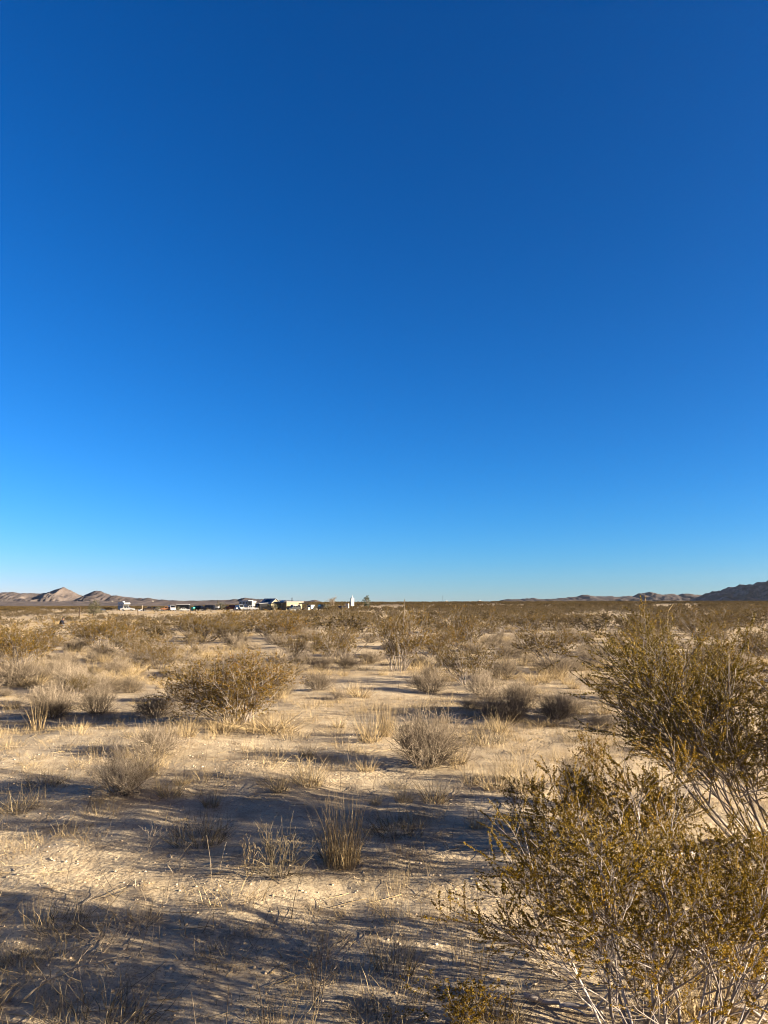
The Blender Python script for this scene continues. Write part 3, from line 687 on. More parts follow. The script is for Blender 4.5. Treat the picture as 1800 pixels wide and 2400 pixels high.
gr = []; X, Y = scatter_points(g, 26000, 2.4, 110, power=.62)
for x, y in zip(X, Y):
    o_ = float(fbm(x * .35, y * .35, 3, 55))
    if g.uniform() > np.clip((o_ - .43) / .2, .04, 1) * min(1, .65 + math.hypot(x, y) / 30): continue
    gr.append((x, y, float(g.uniform(0, 6.28)), float(g.uniform(.35, 1.1)), float(g.uniform(.35, 1.2))))
gr += [(x, y, float(g.uniform(0, 6.28)), float(g.uniform(.25, .8)), float(g.uniform(.3, .9))) for x, y in zip(*scatter_points(g, 2600, 2.4, 13, .6, .7)) if fbm(x * .9, y * .9, 3, 58) > .50]
scatter("dry_grass", TP + TL + TL[:2], gr, label="short pale dead grass and litter strewn over the sand")
X, Y = scatter_points(g, 3300, 12, 110, power=.8)
gold = [(x, y, float(g.uniform(0, 6.28)), float(g.uniform(.6, 1.5)), float(g.uniform(.45, .95))) for x, y in zip(X, Y) if fbm(x * .16, y * .16, 3, 66) > .53 and keep(x, y, 0, ())]
gold += [(x, y, float(g.uniform(0, 6.28)), float(g.uniform(.8, 1.7)), float(g.uniform(.3, .7))) for x, y in zip(*scatter_points(g, 5000, 60, 260, .5)) if not keep(x, y, 0, ()) and fbm(x * .12, y * .05, 3, 67) > .44]
scatter("golden_grass", TF, gold, label="golden dead grass filling the gaps between the bushes")

def pebble(seed, c):
    g2 = rng_(seed); u = np.linspace(0, math.pi, 5); v = np.arange(7) / 7 * 2 * math.pi
    U, W_ = np.meshgrid(u, v, indexing='ij')
    P = np.stack([np.sin(U) * np.cos(W_), np.sin(U) * np.sin(W_), np.cos(U) * .7], -1) * g2.uniform(.75, 1.2, (5, 7, 1))
    i = np.arange(4)[:, None] * 7; j = np.arange(7)[None, :]; j2 = (j + 1) % 7
    return build_mesh("pebble", P.reshape(-1, 3), np.stack([i + j, i + 7 + j, i + 7 + j2, i + j2], -1).reshape(-1, 4), None, [c])
M_ST1 = plain("pale_pebble", (.42, .34, .26), .9, var=.25, scale=1); M_ST2 = plain("brown_clod", (.36, .275, .18), .95, var=.25, scale=1)
X, Y = scatter_points(g, 22000, 2.2, 26, power=.6)
pb = []
for x, y in zip(X, Y):
    if fbm(x * .5, y * .5, 2, 44) < .38: continue
    s_ = .003 + .009 * float(g.uniform(0, 1)) ** 3 + (.006 if g.uniform() < .02 else 0)
    pb.append((x, y, float(g.uniform(0, 6.28)), s_, s_ * .9))
scatter("gravel", [pebble(1, M_ST1), pebble(2, M_ST2), pebble(3, M_ST2), pebble(4, M_ST2)], pb, label="small pebbles and clods of sand")
X, Y = scatter_points(g, 2200, 2.3, 20, power=.7)
stk = [(x, y, float(g.uniform(0, 6.28)), float(g.uniform(.5, 1.3)), float(g.uniform(.5, 1.1))) for x, y in zip(X, Y)]
def stalk_mesh(seed, lying):
    g2 = rng_(seed); p = Plant(); n = 3 if lying else 2
    d = np.stack([g2.normal(size=n), g2.normal(size=n), np.full(n, .03 if lying else 3.0)], -1)
    P = polylines(np.stack([g2.normal(0, .1, n), g2.normal(0, .1, n), np.full(n, .008 if lying else -.01)], -1), d, g2.uniform(.10, .28, n), 5, .10, 0, g2)
    if lying: P[..., 2] = np.abs(P[..., 2]) * .3 + .006
    p.tubes(P, .0022, .0010, 3, g2.uniform(.2, 1, n)); return p.mesh("stalk", [M_STRAW if seed % 2 else M_GREY])
scatter("fallen_stalks", [stalk_mesh(k, k % 3 != 0) for k in range(8)], stk, label="loose stalks and twigs scattered on the sand")
# ------------------------------------------------------------------ things in mesh code
class MB:
    def __init__(self): self.v = []; self.f = []
    def add(self, V, Fs):
        n = len(self.v); self.v += [tuple(p) for p in V]; self.f += [tuple(i + n for i in f) for f in Fs]; return self
    def box(self, x0, x1, y0, y1, z0, z1, t=0.0):
        """t: how far the top edge is drawn in"""
        return self.add([(x0, y0, z0), (x1, y0, z0), (x1, y1, z0), (x0, y1, z0), (x0 + t, y0 + t, z1), (x1 - t, y0 + t, z1), (x1 - t, y1 - t, z1), (x0 + t, y1 - t, z1)],
                        [(3, 2, 1, 0), (4, 5, 6, 7), (0, 1, 5, 4), (1, 2, 6, 5), (2, 3, 7, 6), (3, 0, 4, 7)])
    def prism(self, pts, y0, y1, inset=None):
        n = len(pts); ins = inset or [0] * n
        V = [(p[0], y0 + i, p[1]) for p, i in zip(pts, ins)] + [(p[0], y1 - i, p[1]) for p, i in zip(pts, ins)]
        return self.add(V, [tuple(range(n)), tuple(range(2 * n - 1, n - 1, -1))] + [(i, i + n, (i + 1) % n + n, (i + 1) % n) for i in range(n)])
    def tube(self, a, b, r0, r1=None, n=8):
        a = np.array(a, float); b = np.array(b, float); r1 = r0 if r1 is None else r1
        d = norm(b - a); u = norm(np.cross(d, [1, 0, 0] if abs(d[0]) < .8 else [0, 1, 0])); w_ = np.cross(d, u)
        V = [p + r * (math.cos(k / n * 6.28318) * u + math.sin(k / n * 6.28318) * w_) for p, r in ((a, r0), (b, r1)) for k in range(n)]
        return self.add(V, [tuple(range(n - 1, -1, -1)), tuple(range(n, 2 * n))] + [(k, (k + 1) % n, (k + 1) % n + n, k + n) for k in range(n)])
    def mesh(self, name, m):
        me = bpy.data.meshes.new(name); me.from_pydata(self.v, [], self.f); me.materials.append(m); me.update(); return me
    def build(self, name, m, parent=None, **k): return link(name, self.mesh(name, m), parent, **k)

P_ = {n: plain(n + "_paint", c, .5, var=.06, spec=.2 if max(c) < .1 else .4) for n, c in {
    "white": (.27, .265, .26), "cream": (.18, .155, .105), "black": (.004, .004, .0045), "navy": (.006, .007, .012), "maroon": (.030, .007, .010),
    "orange": (.17, .075, .035), "teal": (.02, .24, .18), "grey": (.12, .125, .135), "silver": (.30, .30, .30), "rust": (.012, .007, .005), "slate": (.035, .045, .065)}.items()}
M_GLASS = plain("dark_glass", (.006, .007, .009), .12, spec=.4, var=0)
M_TYRE = plain("tyre_rubber", (.006, .006, .006), .8, spec=.15)
M_RIM = plain("wheel_rim", (.35, .35, .35), .35, .6)
M_WOOD = plain("weathered_post_wood", (.045, .028, .017), .9, var=.3)
M_PALEW = plain("bleached_wood", (.46, .39, .31), .85, var=.2, scale=12)
M_WIRE = plain("rusty_wire", (.10, .07, .05), .6, .5)

def wheel_mesh():
    a, b = MB().tube((0, -.11, 0), (0, .11, 0), .33, n=14), MB().tube((0, -.125, 0), (0, .125, 0), .19, n=10)
    return a.mesh("wheel", M_TYRE), b.mesh("rim", M_RIM)
WHEEL = wheel_mesh()

STYLES = {  # lower body outline, cabin outline (x, z), cabin inset, half width, wheel x, side windows (x0, x1, z0, z1)
 "sedan": ([(-2.25, .38), (-2.3, .78), (-2.1, .93), (-.4, 1.0), (1.1, .97), (2.1, .80), (2.28, .62), (2.22, .36)], [(-1.6, .95), (-1.0, 1.40), (.25, 1.43), (1.0, .96)], .84, (-1.35, 1.4), [(-.95, -.25, 1.02, 1.34), (-.18, .48, 1.02, 1.34)]),
 "hatch": ([(-1.95, .36), (-2.0, .85), (-1.9, 1.0), (1.0, 1.0), (1.85, .82), (2.0, .6), (1.95, .34)], [(-1.9, .98), (-1.55, 1.46), (.2, 1.5), (1.0, .98)], .82, (-1.25, 1.25), [(-1.5, -.6, 1.05, 1.38), (-.5, .45, 1.05, 1.38)]),
 "suv": ([(-2.3, .45), (-2.35, 1.05), (1.15, 1.1), (2.2, 1.0), (2.35, .75), (2.3, .42)], [(-2.3, 1.05), (-2.2, 1.75), (.45, 1.8), (1.1, 1.08)], .92, (-1.45, 1.5), [(-2.05, -1.2, 1.2, 1.65), (-1.1, -.25, 1.2, 1.65), (-.15, .55, 1.2, 1.65)]),
 "pickup": ([(-2.75, .5), (-2.75, 1.02), (1.2, 1.05), (2.55, 1.0), (2.75, .8), (2.7, .48)], [(-.75, 1.03), (-.6, 1.72), (.55, 1.75), (1.15, 1.04)], .95, (-1.75, 1.75), [(-.5, .05, 1.15, 1.62), (.12, .62, 1.15, 1.62)]),
 "van": ([(-2.4, .42), (-2.45, 1.2), (1.9, 1.2), (2.4, 1.0), (2.4, .4)], [(-2.42, 1.18), (-2.35, 2.1), (1.1, 2.15), (1.85, 1.18)], .97, (-1.5, 1.55), [(.2, 1.1, 1.3, 1.85)]),
}
def vehicle(name, label, cat, px, D, rz, style, paint, sc=1.0, group=None):
    low, cab, hw, wx, win = STYLES[style]
    x, y = at(px, D); o = empty(name, (x, y, float(H(x, y)) - .02), R(rz)); o.scale = (sc,) * 3
    b = MB().prism(low, -hw, hw); b.build("body", P_[paint], o)
    z0 = min(p[1] for p in cab); zt = max(p[1] for p in cab)
    MB().prism(cab, -hw + .03, hw - .03, [.16 * (p[1] - z0) / (zt - z0) for p in cab]).build("cabin", P_[paint], o)
    for s in (-1, 1):
        for a, c, e, h in win:
            i0, i1 = .16 * (e - z0) / (zt - z0), .16 * (h - z0) / (zt - z0)
            ya, yb = s * (hw - .03 - i0 + .004), s * (hw - .03 - i1 + .004)
            V = [(a, ya, e), (c, ya, e), (c - .08, yb, h), (a + .05, yb, h)]; V += [(p[0], p[1] - s * .02, p[2]) for p in V]
            MB().add(V, [(0, 1, 2, 3), (7, 6, 5, 4), (0, 4, 5, 1), (1, 5, 6, 2), (2, 6, 7, 3), (3, 7, 4, 0)]).build("window", M_GLASS, o)
    f0, f1 = cab[-1], cab[-2]    # windscreen
    V = [(f0[0] - (f0[0] - f1[0]) * k + .006, s * (hw - .2), f0[1] + (f1[1] - f0[1]) * k + .006) for k, s in ((.1, -1), (.1, 1), (.9, 1), (.9, -1))]
    V += [(p[0] - .03, p[1], p[2] - .01) for p in V]
    MB().add(V, [(0, 1, 2, 3), (7, 6, 5, 4), (0, 4, 5, 1), (1, 5, 6, 2), (2, 6, 7, 3), (3, 7, 4, 0)]).build("windscreen", M_GLASS, o)
    for xx in wx:
        for s in (-1, 1):
            wl = link("wheel", WHEEL[0], o, (xx, s * (hw - .05), .33)); link("rim", WHEEL[1], wl)
    return tag(o, label, cat, group)

# the vehicles strung out before the houses, from the camper to the hatchback
vehicle("parked_car", "white sedan parked in front of the camper", "car", 304, 252, 8, "sedan", "white")
vehicle("parked_pickup", "dark rusty pickup beside the junk heap", "pickup", 355, 258, 200, "pickup", "rust", .9)
vehicle("parked_car", "orange and white old car left of the white van", "car", 394, 258, 190, "hatch", "orange")
vehicle("parked_van", "white van facing the viewer between the orange car and the long dark trailer", "van", 407, 259, -62, "van", "white", .95)
vehicle("parked_car", "low white car lying in front of the long dark trailer", "car", 436, 251, 12, "sedan", "white", .8)
vehicle("parked_suv", "black off-roader next to the teal box", "car", 473, 259, -20, "suv", "black")
vehicle("parked_suv", "dark navy off-roader, the second one right of the teal box", "car", 490, 256, 175, "suv", "navy", 1.05)
vehicle("parked_car", "maroon car by itself right of the pole and green bush", "car", 545, 262, 168, "hatch", "maroon", 1.25)
vehicle("parked_van", "small white box truck left of the silver pickup", "van", 565, 256, -55, "van", "white", .9)
vehicle("parked_pickup", "silver white pickup parked below the camper trailer", "pickup", 590, 252, 5, "pickup", "silver")
vehicle("parked_suv", "black off-roader parked against the cream flat-roofed house", "car", 691, 247, -150, "suv", "black", .95)
vehicle("parked_truck", "black jacked-up truck with dark canopy right of the cream boxes", "truck", 757, 256, -70, "suv", "black", 1.15)
vehicle("parked_car", "dark grey hatchback between the white tank and the bleached car", "car", 804, 248, -35, "hatch", "slate", 1.0)
vehicle("parked_car", "half dismantled pale car left of the dark grey hatchback", "car", 783, 253, 15, "sedan", "cream", .6)
vehicle("quad_bike", "small dark vehicle standing far left of the camper", "car", 247, 250, 20, "hatch", "slate", .5)

def camper(px, D, rz, label, sc=1.0):
    x, y = at(px, D); o = empty("camper_van", (x, y, float(H(x, y))), R(rz)); o.scale = (sc,) * 3
    MB().prism([(-3.1, .55), (-3.1, 3.0), (1.3, 3.0), (2.6, 2.75), (2.75, 2.35), (1.75, 1.85), (1.1, 1.8), (1.1, .55)], -1.1, 1.1).build("body", P_["white"], o)
    MB().prism([(1.1, .5), (1.1, 1.78), (1.7, 1.72), (2.1, 1.15), (3.0, 1.05), (3.05, .5)], -.95, .95).build("cab", P_["white"], o)
    MB().box(-3.05, 1.0, -1.112, -1.10, 1.15, 1.45).build("stripe", P_["slate"], o)
    for x0, x1, z0, z1 in ((-2.5, -1.4, 1.75, 2.35), (-.6, .6, 1.75, 2.35)):
        for s in (-1, 1): MB().box(x0, x1, s * 1.11 - .008, s * 1.11 + .008, z0, z1).build("window", M_GLASS, o)
    MB().prism([(2.18, 2.86), (2.56, 2.77), (2.7, 2.45), (2.4, 2.45)], -.75, .75).build("front_window", M_GLASS, o)
    MB().prism([(1.72, 1.68), (2.1, 1.17), (2.14, 1.2), (1.76, 1.72)], -.85, .85).build("windscreen", M_GLASS, o)
    MB().box(-1.4, -.5, -.4, .4, 3.0, 3.28, .08).build("roof_unit", P_["white"], o)
    for xx in (-1.9, 2.2):
        for s in (-1, 1):
            wl = link("wheel", WHEEL[0], o, (xx, s * .9, .38), scale=(1.15,) * 3); link("rim", WHEEL[1], wl)
    return tag(o, label, "camper")
camper(296, 263, -50, "white motorhome with a cab-over bunk, its long side in shade")

def trailer(name, label, cat, px, D, rz, L, W, h, paint, roof, z0=.5, win=2):
    x, y = at(px, D); o = empty(name, (x, y, float(H(x, y))), R(rz))
    MB().box(-L / 2, L / 2, -W / 2, W / 2, z0, z0 + h, .03).build("body", P_[paint], o)
    MB().box(-L / 2 - .06, L / 2 + .06, -W / 2 - .06, W / 2 + .06, z0 + h + .002, z0 + h + .14, .06).build("roof", P_[roof], o)
    for k in range(win):
        cx = -L / 2 + (k + .5) * L / win
        for s in (-1, 1): MB().box(cx - .45, cx + .45, s * W / 2 - .025, s * W / 2 + .025, z0 + h * .5, z0 + h * .8).build("window", M_GLASS, o)
    for s in (-1, 1):
        wl = link("wheel", WHEEL[0], o, (0, s * (W / 2 - .15), .33)); link("rim", WHEEL[1], wl)
    MB().tube((L / 2, 0, z0 + .05), (L / 2 + 1.1, 0, .45), .05).build("hitch", P_["black"], o)
    return tag(o, label, cat)
trailer("long_trailer", "long dark trailer with a white roof behind the low white car", "trailer", 433, 262, 4, 4.3, 2.2, 1.6, "black", "white")
trailer("camper_trailer", "grey and white travel trailer showing above the silver pickup", "trailer", 579, 275, -38, 5.2, 2.3, 2.3, "white", "white", 1.0, 3)
trailer("camper_trailer", "short cream trailer right of the travel trailer, beside the black shed", "trailer", 592, 270, -40, 2.8, 2.0, 1.7, "cream", "white", 1.4, 1)
trailer("flat_trailer", "white flat trailer beyond the dark navy off-roader", "trailer", 509, 262, -10, 2.2, 1.5, .7, "white", "white", .75, 0)
trailer("small_trailer", "small white trailer right of the cream cabinet boxes", "trailer", 730, 256, -45, 2.0, 1.6, 1.2, "white", "white", .5, 1)

def crate(name, label, cat, px, D, rz, L, W, h, paint, lid=None):
    x, y = at(px, D); o = empty(name, (x, y, float(H(x, y)) - .02), R(rz))
    MB().box(-L / 2, L / 2, -W / 2, W / 2, .06, h, .02).build("body", P_[paint], o)
    MB().box(-L / 2 - .04, L / 2 + .04, -W / 2 - .04, W / 2 + .04, h + .002, h + .08, .03).build("lid", P_[lid or paint], o)
    for a in (-1, 1):
        for c in (-1, 1): MB().box(a * L * .4 - .05, a * L * .4 + .05, c * W * .4 - .05, c * W * .4 + .05, 0, .058).build("foot", P_["black"], o)
    return tag(o, label, cat)
crate("tarp_box", "teal green covered box among the parked vehicles", "box", 456, 258, -30, 1.1, 1.0, 1.25, "teal")
crate("metal_cabinet", "white cabinet left of the small box truck", "box", 556, 253, -35, .9, .7, .95, "white")
crate("metal_cabinet", "cream cabinet at the corner of the flat-roofed house yard", "box", 724, 252, -45, .85, .8, .95, "cream")
crate("white_tank_box", "white box standing left of the tall white tank", "box", 815, 268, -20, .95, .9, 2.2, "white")
crate("shade_hut", "low grey hut with an open dark front right of the tank post", "hut", 834, 256, -30, 1.4, 1.3, 1.0, "grey", "grey")
crate("spare_box", "tiny white box on the bare ground before the long dark trailer", "box", 415, 225, 10, .3, .3, .3, "white")

def junk(px, D, label, seed, paints):
    g2 = rng_(seed); x, y = at(px, D); o = empty("junk_heap", (x, y, float(H(x, y))))
    for k, pt in enumerate(paints):
        a, b, c = g2.uniform(.25, .7, 3); cx, cy = g2.uniform(-1.0, 1.0), g2.uniform(-.5, .5)
        m = MB()
        if k % 2: m.box(-a, a, -b * .6, b * .6, 0, c * .7, .08)
        else: m.tube((0, -.12, .3), (0, .12, .3), .30, n=12)
        m.build("scrap_piece", P_[pt], o, loc=(cx, cy, .02 + .25 * (k > 3)), rot=(g2.uniform(-.3, .3), g2.uniform(-.3, .3), g2.uniform(0, 6)))
    return tag(o, label, "junk")
junk(336, 252, "junk heap of dark scrap with white bits right of the white sedan", 1, ["black", "white", "rust", "grey", "black", "white"])
junk(384, 257, "round white and black scrap left of the orange car", 2, ["white", "black", "white"])
junk(712, 253, "dark clutter under the black carport", 3, ["black", "grey", "black", "white", "rust"])
junk(775, 262, "scattered pale scrap behind the dismantled car", 4, ["white", "cream", "black"])

# ---- houses
M_CREAM = plain("cream_stucco", (.175, .15, .094), .9, var=.08, scale=2)
M_DARKB = plain("dark_boards", (.009, .009, .010), .85, spec=.15, var=.2, scale=3)
M_ROOF = plain("grey_shingle", (.19, .20, .22), .85, var=.15, scale=4)
M_TRIM = plain("white_trim", (.27, .26, .24), .6, var=.05)

def flat_house():
    x, y = at(674, 259); o = empty("flat_roofed_house", (x, y + 3.6, float(H(x, y + 3.6)) - .05), R(45))   # local -Y faces right-front (sun), -X faces left-front (shade)
    MB().box(-3.3, 3.7, -3.4, 3.5, 0, 2.85).build("wall", M_CREAM, o)
    rf = MB().box(-3.6, 4.1, -3.75, 3.8, 2.852, 3.08).build("roof", M_TRIM, o)
    MB().tube((1.2, -.6, 3.08), (1.2, -.6, 4.3), .13, .13).tube((1.2, -.6, 4.302), (1.2, -.6, 4.45), .2, .2).build("stove_pipe", P_["black"], rf)
    MB().prism([(-2.9, 3.1), (-1.7, 3.55), (-1.65, 3.5), (-2.8, 3.08)], -1.0, 1.4).build("solar_panel", M_GLASS, rf)
    for x0, x1, z0, z1 in ((-1.6, -.5, 1.15, 2.1), (1.6, 2.7, 1.15, 2.1)):
        f = MB().box(x0 - .07, x1 + .07, -3.44, -3.402, z0 - .07, z1 + .07).build("window", M_TRIM, o); MB().box(x0, x1, -3.45, -3.442, z0, z1).build("pane", M_GLASS, f)
    d = MB().box(.1, 1.0, -3.43, -3.402, .02, 2.05).build("door", P_["grey"], o); MB().box(.86, .93, -3.47, -3.432, .95, 1.05).build("handle", P_["black"], d)
    # porch along the shaded side
    MB().prism([(-5.6, 2.35), (-5.6, 2.45), (-3.62, 2.84), (-3.62, 2.74)], -3.3, 3.4).build("porch_roof", M_DARKB, o)
    for yy in (-3.1, 0, 3.2): MB().box(-5.5, -5.4, yy - .06, yy + .06, 0, 2.36).build("porch_post", M_DARKB, o)
    MB().box(-5.48, -5.42, -3.0, 3.1, .1, .95).build("porch_railing", M_DARKB, o)
    return tag(o, "cream flat-roofed house with a stove pipe and a dark side porch", "house")
flat_house()

def gable_house():
    x, y = at(633, 270); o = empty("gabled_house", (x, y + 2.5, float(H(x, y)) - .05), R(52))
    a, L, e, r = 2.15, 2.7, 2.5, 4.0
    MB().add([(-a, -L, 0), (a, -L, 0), (a, L, 0), (-a, L, 0), (-a, -L, e), (a, -L, e), (a, L, e), (-a, L, e), (0, -L, r), (0, L, r)],
             [(3, 2, 1, 0), (0, 1, 5, 8, 4), (2, 3, 7, 9, 6), (1, 2, 6, 5), (3, 0, 4, 7), (4, 8, 9, 7), (8, 5, 6, 9)]).build("wall", M_CREAM, o)
    k = (r - e) / a; ov = .45
    rf = MB()
    for s in (-1, 1):
        P0 = [(0, r + .04), (s * (a + ov), e - k * ov + .04), (s * (a + ov), e - k * ov + .16), (0, r + .17)]
        rf.prism(P0 if s < 0 else P0[::-1], -L - .4, L + .4)
    rfo = rf.build("roof", M_ROOF, o)
    MB().add([(-1.9, -1.6, e + .4), (-.7, -1.6, e + .4 + 1.2 * k), (-.7, 1.4, e + .4 + 1.2 * k), (-1.9, 1.4, e + .4), (-1.93, -1.6, e + .46), (-.73, -1.6, e + .46 + 1.2 * k), (-.73, 1.4, e + .46 + 1.2 * k), (-1.93, 1.4, e + .46)],
           [(3, 2, 1, 0), (4, 5, 6, 7), (0, 1, 5, 4), (1, 2, 6, 5), (2, 3, 7, 6), (3, 0, 4, 7)]).build("solar_panel", M_GLASS, rfo)
    f = MB().box(-.6, .6, -L - .05, -L - .002, 1.2, 2.3).build("window", M_TRIM, o); MB().box(-.5, .5, -L - .06, -L - .052, 1.3, 2.2).build("pane", M_GLASS, f)
    for y0 in (-1.9, .7):
        f = MB().box(-a - .05, -a - .002, y0, y0 + 1.2, 1.1, 2.2).build("window", M_TRIM, o); MB().box(-a - .06, -a - .052, y0 + .1, y0 + 1.1, 1.2, 2.1).build("pane", M_GLASS, f)
    return tag(o, "small gabled cream house with a grey roof between the black shed and the flat-roofed house", "house")
gable_house()

def shed():
    x, y = at(613, 257); o = empty("black_shed", (x, y + 1.2, float(H(x, y)) - .05), R(40))
    MB().prism([(-1.5, 0), (-1.5, 2.3), (1.5, 2.5), (1.5, 0)], -1.5, 1.5).build("wall", M_DARKB, o)
    MB().prism([(-1.75, 2.31), (-1.75, 2.42), (1.75, 2.65), (1.75, 2.54)], -1.75, 1.75).build("roof", P_["grey"], o)
    d = MB().box(-1.54, -1.502, -.5, .5, .02, 1.95).build("door", P_["slate"], o); MB().box(-1.58, -1.542, .32, .4, .95, 1.05).build("handle", P_["silver"], d)
    return tag(o, "black wooden shed left of the gabled house", "shed")
shed()
def fence_screen():
    x, y = at(627, 252); o = empty("dark_screen_fence", (x, y, float(H(x, y)) - .03), R(4))
    for k in range(3): MB().box(-1.7 + 1.6 * k - .05, -1.7 + 1.6 * k + .05, -.05, .05, 0, 1.6).build("post", M_DARKB, o)
    for k in range(2): MB().box(-1.64 + 1.6 * k, -.16 + 1.6 * k, -.03, .03, .1, 1.45).build("board_panel", M_DARKB, o)
    return tag(o, "dark board fence below the gabled house", "fence")
fence_screen()
def carport():
    x, y = at(713, 256); o = empty("carport", (x, y + .8, float(H(x, y)) - .03), R(35))
    for a in (-1.1, 1.1):
        for b in (-.9, .9): MB().box(a - .05, a + .05, b - .05, b + .05, 0, 2.2).build("post", M_DARKB, o)
    MB().prism([(-1.4, 2.2), (-1.4, 2.42), (1.4, 2.62), (1.4, 2.4)], -1.2, 1.2).build("roof", M_DARKB, o)
    return tag(o, "black open carport attached by the right end of the cream house", "carport")
carport()

def water_tank():
    x, y = at(826, 254); o = empty("water_tank", (x, y, float(H(x, y)) - .03), R(30))
    MB().tube((0, 0, 0), (0, 0, 1.55), .10, .10).build("post", P_["cream"], o)
    MB().box(-.5, .5, -.45, .45, 1.552, 4.0).build("tank_body", P_["white"], o)
    MB().add([(-.52, -.47, 4.002), (.52, -.47, 4.002), (.52, .47, 4.002), (-.52, .47, 4.002), (-.12, -.12, 4.5), (.12, -.12, 4.5), (.12, .12, 4.5), (-.12, .12, 4.5)], [(3, 2, 1, 0), (4, 5, 6, 7), (0, 1, 5, 4), (1, 2, 6, 5), (2, 3, 7, 6), (3, 0, 4, 7)]).build("cap", P_["white"], o)
    MB().tube((0, 0, 4.502), (.02, 0, 5.15), .13, .05).build("spout", P_["silver"], o)
    return tag(o, "tall white tank with a pointed cap raised on a post", "tank")
water_tank()

def pole(px, D, h, r, label, lean=0.0, name="wooden_pole", m=None):
    x, y = at(px, D); o = link(name, MB().tube((0, 0, -.1), (lean, 0, h), r, r * .8, 8).mesh(name, m or M_WOOD), None, (x, y, float(H(x, y)))); return tag(o, label, "pole")
pole(516, 262, 3.2, .16, "thick dark pole rising out of the green bush", -.35)
pole(531, 262, 2.4, .09, "brown pole between the green bush and the maroon car")
pole(866, 262, 2.0, .08, "pole standing at the trunk of the dark green tree")
pole(1037, 520, 5.5, .10, "far thin utility pole on the horizon in the middle")
pole(338, 254, 2.0, .07, "thin pale stake behind the junk heap", m=M_PALEW)
pole(192, 118, 1.85, .11, "tall leaning gate post on the bare ground behind the person", .12)

# ---- wire fence: one thing, each post and wire strand a part
fx = [(329, 168), (450, 168), (581, 166), (797, 160), (888, 128), (930, 150), (967, 148), (975, 140), (1030, 150), (1078, 140)]
fo_ = empty("wire_fence", (0, 0, 0)); tag(fo_, "sagging wire fence on dark wooden posts crossing the brush", "fence")
tops = []
for k, (px, D) in enumerate(fx):
    x, y = at(px, D); z = float(H(x, y)); h = 1.55 if px in (888, 967, 1078) else 1.25
    MB().tube((x, y, z - .2), (x + .05 * ((k * 7) % 5 - 2), y, z + h), .09, .075, 7).build("post", M_WOOD, fo_); tops.append((x, y, z + h))
for lev in (.15, .55, .9):
    m = MB()
    for a, b in zip(tops[:-1], tops[1:]): m.tube((a[0], a[1], a[2] - lev), (b[0], b[1], b[2] - lev), .008, .008, 4)
    m.build("wire", M_WIRE, fo_)

# ---- trees and bushes among the houses
M_TLEAF = tinted("grey_green_leaf", [(0, (.018, .024, .014)), (.5, (.045, .055, .032)), (1, (.10, .11, .07))], .6, .2, .2)
M_GLEAF = tinted("green_bush_leaf", [(0, (.015, .018, .006)), (.5, (.042, .046, .013)), (1, (.08, .08, .024))], .6, .2, .2)
def tree(name, px, D, Hh, W, seed, label, leaf=True, base=.25, lmat=None, nstem=3):
    g2 = rng_(seed); x, y = at(px, D); o = empty(name, (x, y, float(H(x, y)) - .05))
    d = np.stack([g2.normal(0, .22, nstem), g2.normal(0, .22, nstem), np.ones(nstem)], -1)
    st = polylines(np.zeros((nstem, 3)), d, Hh * g2.uniform(.6, .9, nstem), 8, .10, .03, g2)
    tr = Plant(); tr.tubes(st, .035 * Hh, .008 * Hh, 7, g2.uniform(.2, .6, nstem))
    b1, _, _ = sprout(st, 9, base, 1, .22 * W, .5 * W, 30, 75, 6, .14, .06, g2); tr.tubes(b1, .010 * Hh, .003 * Hh, 5, g2.uniform(.2, .7, len(b1)))
    b2, _, _ = sprout(b1, 6, .2, 1, .08 * W, .22 * W, 25, 60, 4, .16, .04, g2); tr.tubes(b2, .004 * Hh, .0018 * Hh, 3, g2.uniform(.3, .9, len(b2)))
    if not leaf:
        b3, _, _ = sprout(b2, 5, .2, 1, .04 * W, .14 * W, 20, 60, 3, .16, .04, g2); tr.tubes(b3, .002 * Hh, .001 * Hh, 3, g2.uniform(.4, 1, len(b3)))
    link("trunk", tr.mesh("trunk", [M_BARK if leaf else M_GREY]), o)
    if leaf:
        fo = Plant(); C, D_, idx = along(b2, 8, .1, g2); K = len(C)
        C = C + g2.normal(0, .03 * W, (K, 3)); cl = g2.uniform(0, 1, len(b2))[idx]
        fo.leaves(C, D_, .055 * Hh * g2.uniform(.6, 1.3, K), .03 * Hh * g2.uniform(.6, 1.3, K), np.clip(.5 * cl + .5 * g2.uniform(0, 1, K), 0, 1), g2)
        link("crown", fo.mesh("crown", [lmat or M_TLEAF]), o)
    return tag(o, label, "tree" if Hh > 3 else "bush")
tree("dark_tree", 860, 258, 5.2, 3.0, 1, "dark grey-green tree right of the white tank", base=.15)
tree("bare_tree", 783, 300, 6.2, 5.0, 2, "pale leafless tree behind the dismantled car", leaf=False, base=.35)
tree("green_bush", 647, 246, 2.5, 3.0, 3, "round green bush in front of the dark porch", base=.05, lmat=M_GLEAF, nstem=5)
tree("green_bush", 522, 257, 2.4, 3.2, 4, "grey-green bush around the thick dark pole", base=.05, lmat=M_TLEAF, nstem=5)
tree("green_bush", 768, 246, 1.9, 2.4, 5, "green bush hiding the side of the black jacked-up truck", base=.05, lmat=M_GLEAF, nstem=5)
tree("green_bush", 225, 150, 2.3, 3.4, 6, "dark olive bush between the leaning gate post and the camper", base=.05, lmat=M_GLEAF, nstem=6)

